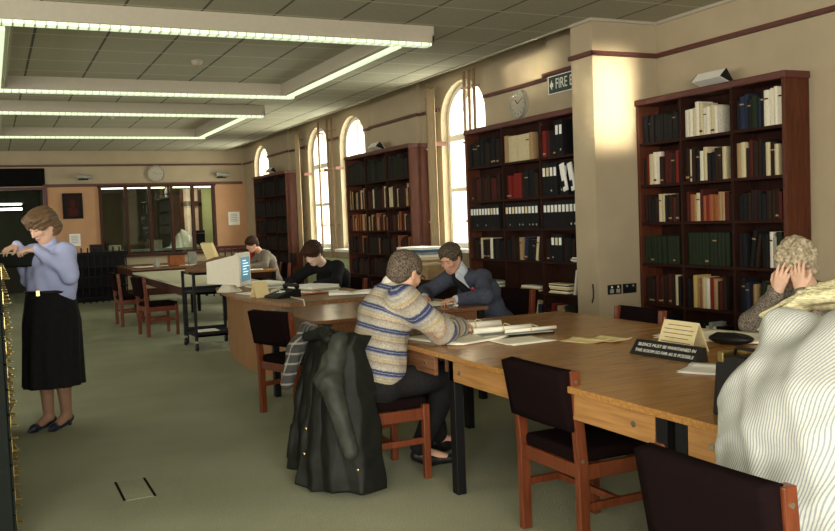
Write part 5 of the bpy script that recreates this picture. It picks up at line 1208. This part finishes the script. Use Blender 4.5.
M['greyknit'] = mat('grey_brown_knit', (.17, .145, .115), .95, var=.3, scale=60)
tr = torso(J['hip'], J['chest'], J['neck'], J['shL'], J['shR'], 1.1, 1.14) + [C(J['hip'] - vv(0, .1, .04), J['hip'] - vv(0, -.1, .04), .13, k=.05)] + sleeve(J, 'L', .068, .06, .044) + sleeve(J, 'R', .068, .06, .044)
to_obj('cardigan', sdf_mesh(tr, .01, noise=folds(.006, 20, seed=24)), 'greyknit', P5, 2)
to_obj('trousers', sdf_mesh([C(J['hip'] - vv(.02, .08, .04), J['hip'] + vv(-.02, .08, -.04), .12, k=.05)] + legcloth(J, 'L') + legcloth(J, 'R'), .012), 'trouser_k', P5)
for s in 'LR': shoe(P5, J['an' + s], J['to' + s], 'black_soft', root)
hair_obj(J['head'], Rf, 'hair_k', P5, [((-.015, 0, .042), (.116, .098, .093)), ((-.055, 0, -.02), (.062, .082, .075))], amp=.004, h=.007)
features(J['head'], Rf, P5); finish(P5)

# --- the old woman holding her face
root = (4.12, 3.46, 0); Ro = frame((-.80, -.42, -.48))
J = dict(hip=vv(4.16, 3.46, .53), chest=vv(4.10, 3.46, .84), neck=vv(3.99, 3.46, 1.02), shL=vv(4.05, 3.30, .95), shR=vv(4.02, 3.64, .95), head=vv(3.905, 3.45, 1.13), w=1.05,
         elL=vv(3.84, 3.24, .79), wrL=vv(3.80, 3.33, 1.00), elR=vv(3.84, 3.70, .79), wrR=vv(3.775, 3.46, .985), hdL=((.02, .22, 1), (1, .25, .1), 1, .25), hdR=((.03, -.34, .95), (1, .3, .1), -1, .2),
         hpL=vv(4.12, 3.36, .52), knL=vv(3.72, 3.36, .50), anL=vv(3.75, 3.36, .09), toL=vv(3.62, 3.36, .05), hpR=vv(4.12, 3.57, .52), knR=vv(3.72, 3.57, .50), anR=vv(3.75, 3.57, .09), toR=vv(3.62, 3.57, .05))
P6 = person('old woman with curly grey hair resting her face in both hands across the table', root, J, SK['c'], Ro, 1.0, .005)
M['speck'] = mat('speckled_brown_knit', (.10, .085, .07), .95, var=.75, scale=130, bump=.4, c2=(.20, .17, .14))
tr = torso(J['hip'], J['chest'], J['neck'], J['shL'], J['shR'], 1.1, 1.14) + [C(J['hip'] - vv(0, .1, .04), J['hip'] - vv(0, -.1, .04), .13, k=.05)] + sleeve(J, 'L', .070, .062, .046, cuff=.02) + sleeve(J, 'R', .070, .062, .046, cuff=.02)
to_obj('cardigan', sdf_mesh(tr, .007, noise=folds(.006, 24, seed=34)), 'speck', P6, 2)
to_obj('skirt', sdf_mesh([C(J['hip'] - vv(.02, .08, .04), J['hip'] + vv(-.02, .08, -.04), .12, k=.05), C(J['hpL'], J['knL'], .1, .09, .08), C(J['hpR'], J['knR'], .1, .09, .08)], .011), 'trouser_k', P6)
for s in 'LR': shoe(P6, J['an' + s], J['to' + s], 'black_soft', root)
M['hair_o'] = mat('grey_blonde_curls', (.26, .20, .12), .7, var=.4, scale=60, bump=.5, c2=(.44, .38, .27))
rr = random.Random(5); curls = []
for i in range(46):
    a = rr.uniform(-PI, PI); e_ = rr.uniform(.05, 1.4); dx, dy, dz = math.cos(a) * math.cos(e_), math.sin(a) * math.cos(e_), math.sin(e_)
    if dx > .55 and dz < .45: continue
    curls.append(El(J['head'] + Ro @ vv(-.012 + dx * .105, dy * .092, .025 + dz * .095), (.027, .027, .027), None, .012))
for i in range(20):
    a = rr.uniform(.9, 2 * PI - .9); curls.append(El(J['head'] + Ro @ vv(-.02 + math.cos(a) * .088, math.sin(a) * .082, rr.uniform(-.06, .02)), (.027, .027, .027), None, .012))
hair_obj(J['head'], Ro, 'hair_o', P6, [((-.015, 0, .040), (.113, .096, .092)), ((-.055, 0, -.01), (.062, .080, .06))], amp=.004, freq=90, extra=curls)
features(J['head'], Ro, P6, eye=True); finish(P6)

# --- the woman in the striped shirt, back turned at the right edge
root = (1.98, 1.71, 0); Rs = frame((.80, .45, -.45))
J = dict(hip=vv(1.96, 1.70, .56), chest=vv(2.08, 1.70, .86), neck=vv(2.24, 1.71, 1.07), shL=vv(2.17, 1.93, 1.03), shR=vv(2.20, 1.52, 1.02), head=vv(2.36, 1.76, 1.17), w=1.1,
         elL=vv(2.36, 2.00, .80), wrL=vv(2.58, 1.92, .80), elR=vv(2.42, 1.42, .80), wrR=vv(2.62, 1.55, .80), hdL=((1, -.2, -.03), (0, 0, -1), -1, .5), hdR=((1, .2, -.03), (0, 0, -1), 1, .5),
         hpL=vv(1.98, 1.80, .53), knL=vv(2.40, 1.82, .52), anL=vv(2.40, 1.82, .09), toL=vv(2.54, 1.82, .05), hpR=vv(1.98, 1.60, .53), knR=vv(2.40, 1.60, .52), anR=vv(2.40, 1.60, .09), toR=vv(2.54, 1.60, .05))
P7 = person('fair haired woman in a finely striped white shirt, back turned, at right edge', root, J, SK['pale'], Rs, 1.0, .006)
wh, st = (.52, .52, .47), (.25, .28, .30)
M['stripes'] = band_mat('fine_striped_cotton', [(0, wh), (.40, wh), (.55, st), (.80, st), (.95, wh), (1, wh)], .0092, .8, .1, 0, speck=.04)
tr = torso(J['hip'], J['chest'], J['neck'], J['shL'], J['shR'], 1.15, 1.20)
tr += [C(vv(1.95, 1.84, .58), vv(2.03, 1.87, .84), .140, .130, .08), C(vv(2.03, 1.87, .84), vv(2.15, 1.91, 1.02), .130, .085, .08), C(vv(2.02, 1.70, .88), vv(2.17, 1.72, 1.05), .15, .10, .08)]
tr += [C(vv(1.94, 1.60, .58), vv(1.94, 1.82, .58), .155, .155, .06), C(vv(1.93, 1.64, .60), vv(2.02, 1.66, .85), .16, .14, .06), C(vv(1.93, 1.80, .60), vv(2.02, 1.76, .85), .15, .14, .06)]
tr += sleeve(J, 'L', .078, .076, .05) + sleeve(J, 'R', .078, .076, .05)
V, F, s_ = sdf_mesh(tr, .007, noise=lambda X: folds(.008, 13, seed=44)(X) - .010 * np.abs(np.sin(X[:, 2] * 16 + X[:, 1] * 13 + 1.5 * np.sin(X[:, 1] * 9))) ** 6 - .007 * np.abs(np.sin(X[:, 2] * 9 - X[:, 1] * 16 + 1)) ** 8); s_ = V[:, 1] * 1.0 + .12 * V[:, 0] + .004 * np.sin(V[:, 2] * 18)
to_obj('shirt', (V, F, s_), 'stripes', P7, 2)
k = [C(J['neck'] - vv(.0, 0, .04), J['neck'] + vv(.03, .01, .01), .070, .060, .02)]; to_obj('shirt_collar', sdf_mesh(k, .006), 'shirt_w', P7)
M['denim'] = mat('dark_skirt_cloth', (.03, .035, .05), .9); to_obj('skirt', sdf_mesh([C(J['hip'] - vv(.02, .09, .05), J['hip'] + vv(-.02, .09, -.05), .14, k=.05), C(J['hpL'], J['knL'], .1, .085, .07), C(J['hpR'], J['knR'], .1, .085, .07)], .01), 'denim', P7)
for s in 'LR': shoe(P7, J['an' + s], J['to' + s], 'black_soft', root)
M['hair_b'] = mat('pale_blonde_hair', (.60, .50, .27), .5, var=.35, scale=50, stretch=(1, 1, 6), c2=(.78, .70, .45), bump=.3)
rr = random.Random(8); st_ = []
for i in range(22):
    u = rr.random(); a = J['head'] + Rs @ vv(rr.uniform(-.04, .06), .075, rr.uniform(-.02, .07)); b_ = vv(2.26 + .16 * u, 2.10 + .10 * rr.random(), 1.085 - .06 * rr.random()); m_ = (a + b_) / 2 + vv(0, .02, .03)
    st_ += [C(a, m_, .015, .013, .006), C(m_, b_, .013, .004, .006)]
hair_obj(J['head'], Rs, 'hair_b', P7, [((-.015, 0, .040), (.115, .098, .093)), ((-.055, 0, -.03), (.065, .085, .09))], amp=.003, extra=st_, h=.005)
features(J['head'], Rs, P7, brow=(.3, .2, .1)); finish(P7)

# ------------------------------------------------------------------ light and camera
def area(name, loc, dirn, sx, sy, power, col):
    l = bpy.data.lights.new(name, 'AREA'); l.shape = 'RECTANGLE'; l.size = sx; l.size_y = sy; l.energy = power; l.color = col
    o = bpy.data.objects.new(name, l); COL.objects.link(o); o.location = loc; o.rotation_euler = Vector(dirn).to_track_quat('-Z', 'Y').to_euler(); return o
for x in (-2.35, .35): area('rear_window_daylight', (x, -3.05, 1.9), (0, 1, 0), 2.3, 2.1, 185, (1, .95, .84))
for y in (-.6, 3.2, 7.0, 10.8, 14.6, 18.0): area('left_window_daylight', (-6.05, y, 2.0), (1, 0, 0), 1.7, 1.9, 52 if y < 9 else 14, (1, .94, .80))
for yc, w, z0, zs, ze in WINS: area('right_window_daylight', (5.75, yc, 2.0), (-1, 0, -.12), w, 1.9, 55, (1, .96, .86))
for loc, tgt, sx, sy, pw in (((3.0, -2.95, 2.48), (5.08, 6.48, 2.44), .40, .75, 3.2), ((-5.95, 3.0, 2.2), (5.34, 8.1, 2.98), .9, .20, 1.1)):
    o = area('added_sun_patch_lamp', loc, Vector(tgt) - Vector(loc), sx, sy, pw, (1, .90, .66)); o.data.spread = math.radians(2.5)  # added narrow lamps imitate sun patches on the pier and clock wall
w = bpy.data.worlds.new('World'); S.world = w; w.use_nodes = True; bg = w.node_tree.nodes['Background']; bg.inputs[0].default_value = (1, .97, .90, 1); bg.inputs[1].default_value = 2.2

yaw, pitch, roll = math.radians(25.516), math.radians(2.997), math.radians(-2.206)
cy, sy, cp, sp, cr, sr = math.cos(yaw), math.sin(yaw), math.cos(pitch), math.sin(pitch), math.cos(roll), math.sin(roll)
f_ = Vector((sy * cp, cy * cp, -sp)); r_ = Vector((cy, -sy, 0)); u_ = r_.cross(f_); r2 = r_ * cr + u_ * sr; u2 = u_ * cr - r_ * sr
cam = bpy.data.cameras.new('Camera'); cam.sensor_width = 36; cam.lens = 891.54 * 36 / 835; cam.clip_start = .05; cam.clip_end = 200
co = bpy.data.objects.new('Camera', cam); COL.objects.link(co)
mm = Matrix((r2, u2, -f_)).transposed().to_4x4(); mm.translation = (0, 0, 1.45); co.matrix_world = mm; S.camera = co
area('office_fill_lamp', (4.7, 21.4, 2.55), (0, 0, -1), .8, .8, 12, (.95, 1, .7))  # added unseen lamp, brightens the office behind the right panes
S.view_settings.view_transform = 'Standard'; S.view_settings.look = 'None'; S.view_settings.gamma = 1; S.view_settings.exposure = .7
S.cycles.use_denoising = True; S.cycles.max_bounces = 8; S.cycles.sample_clamp_indirect = 6
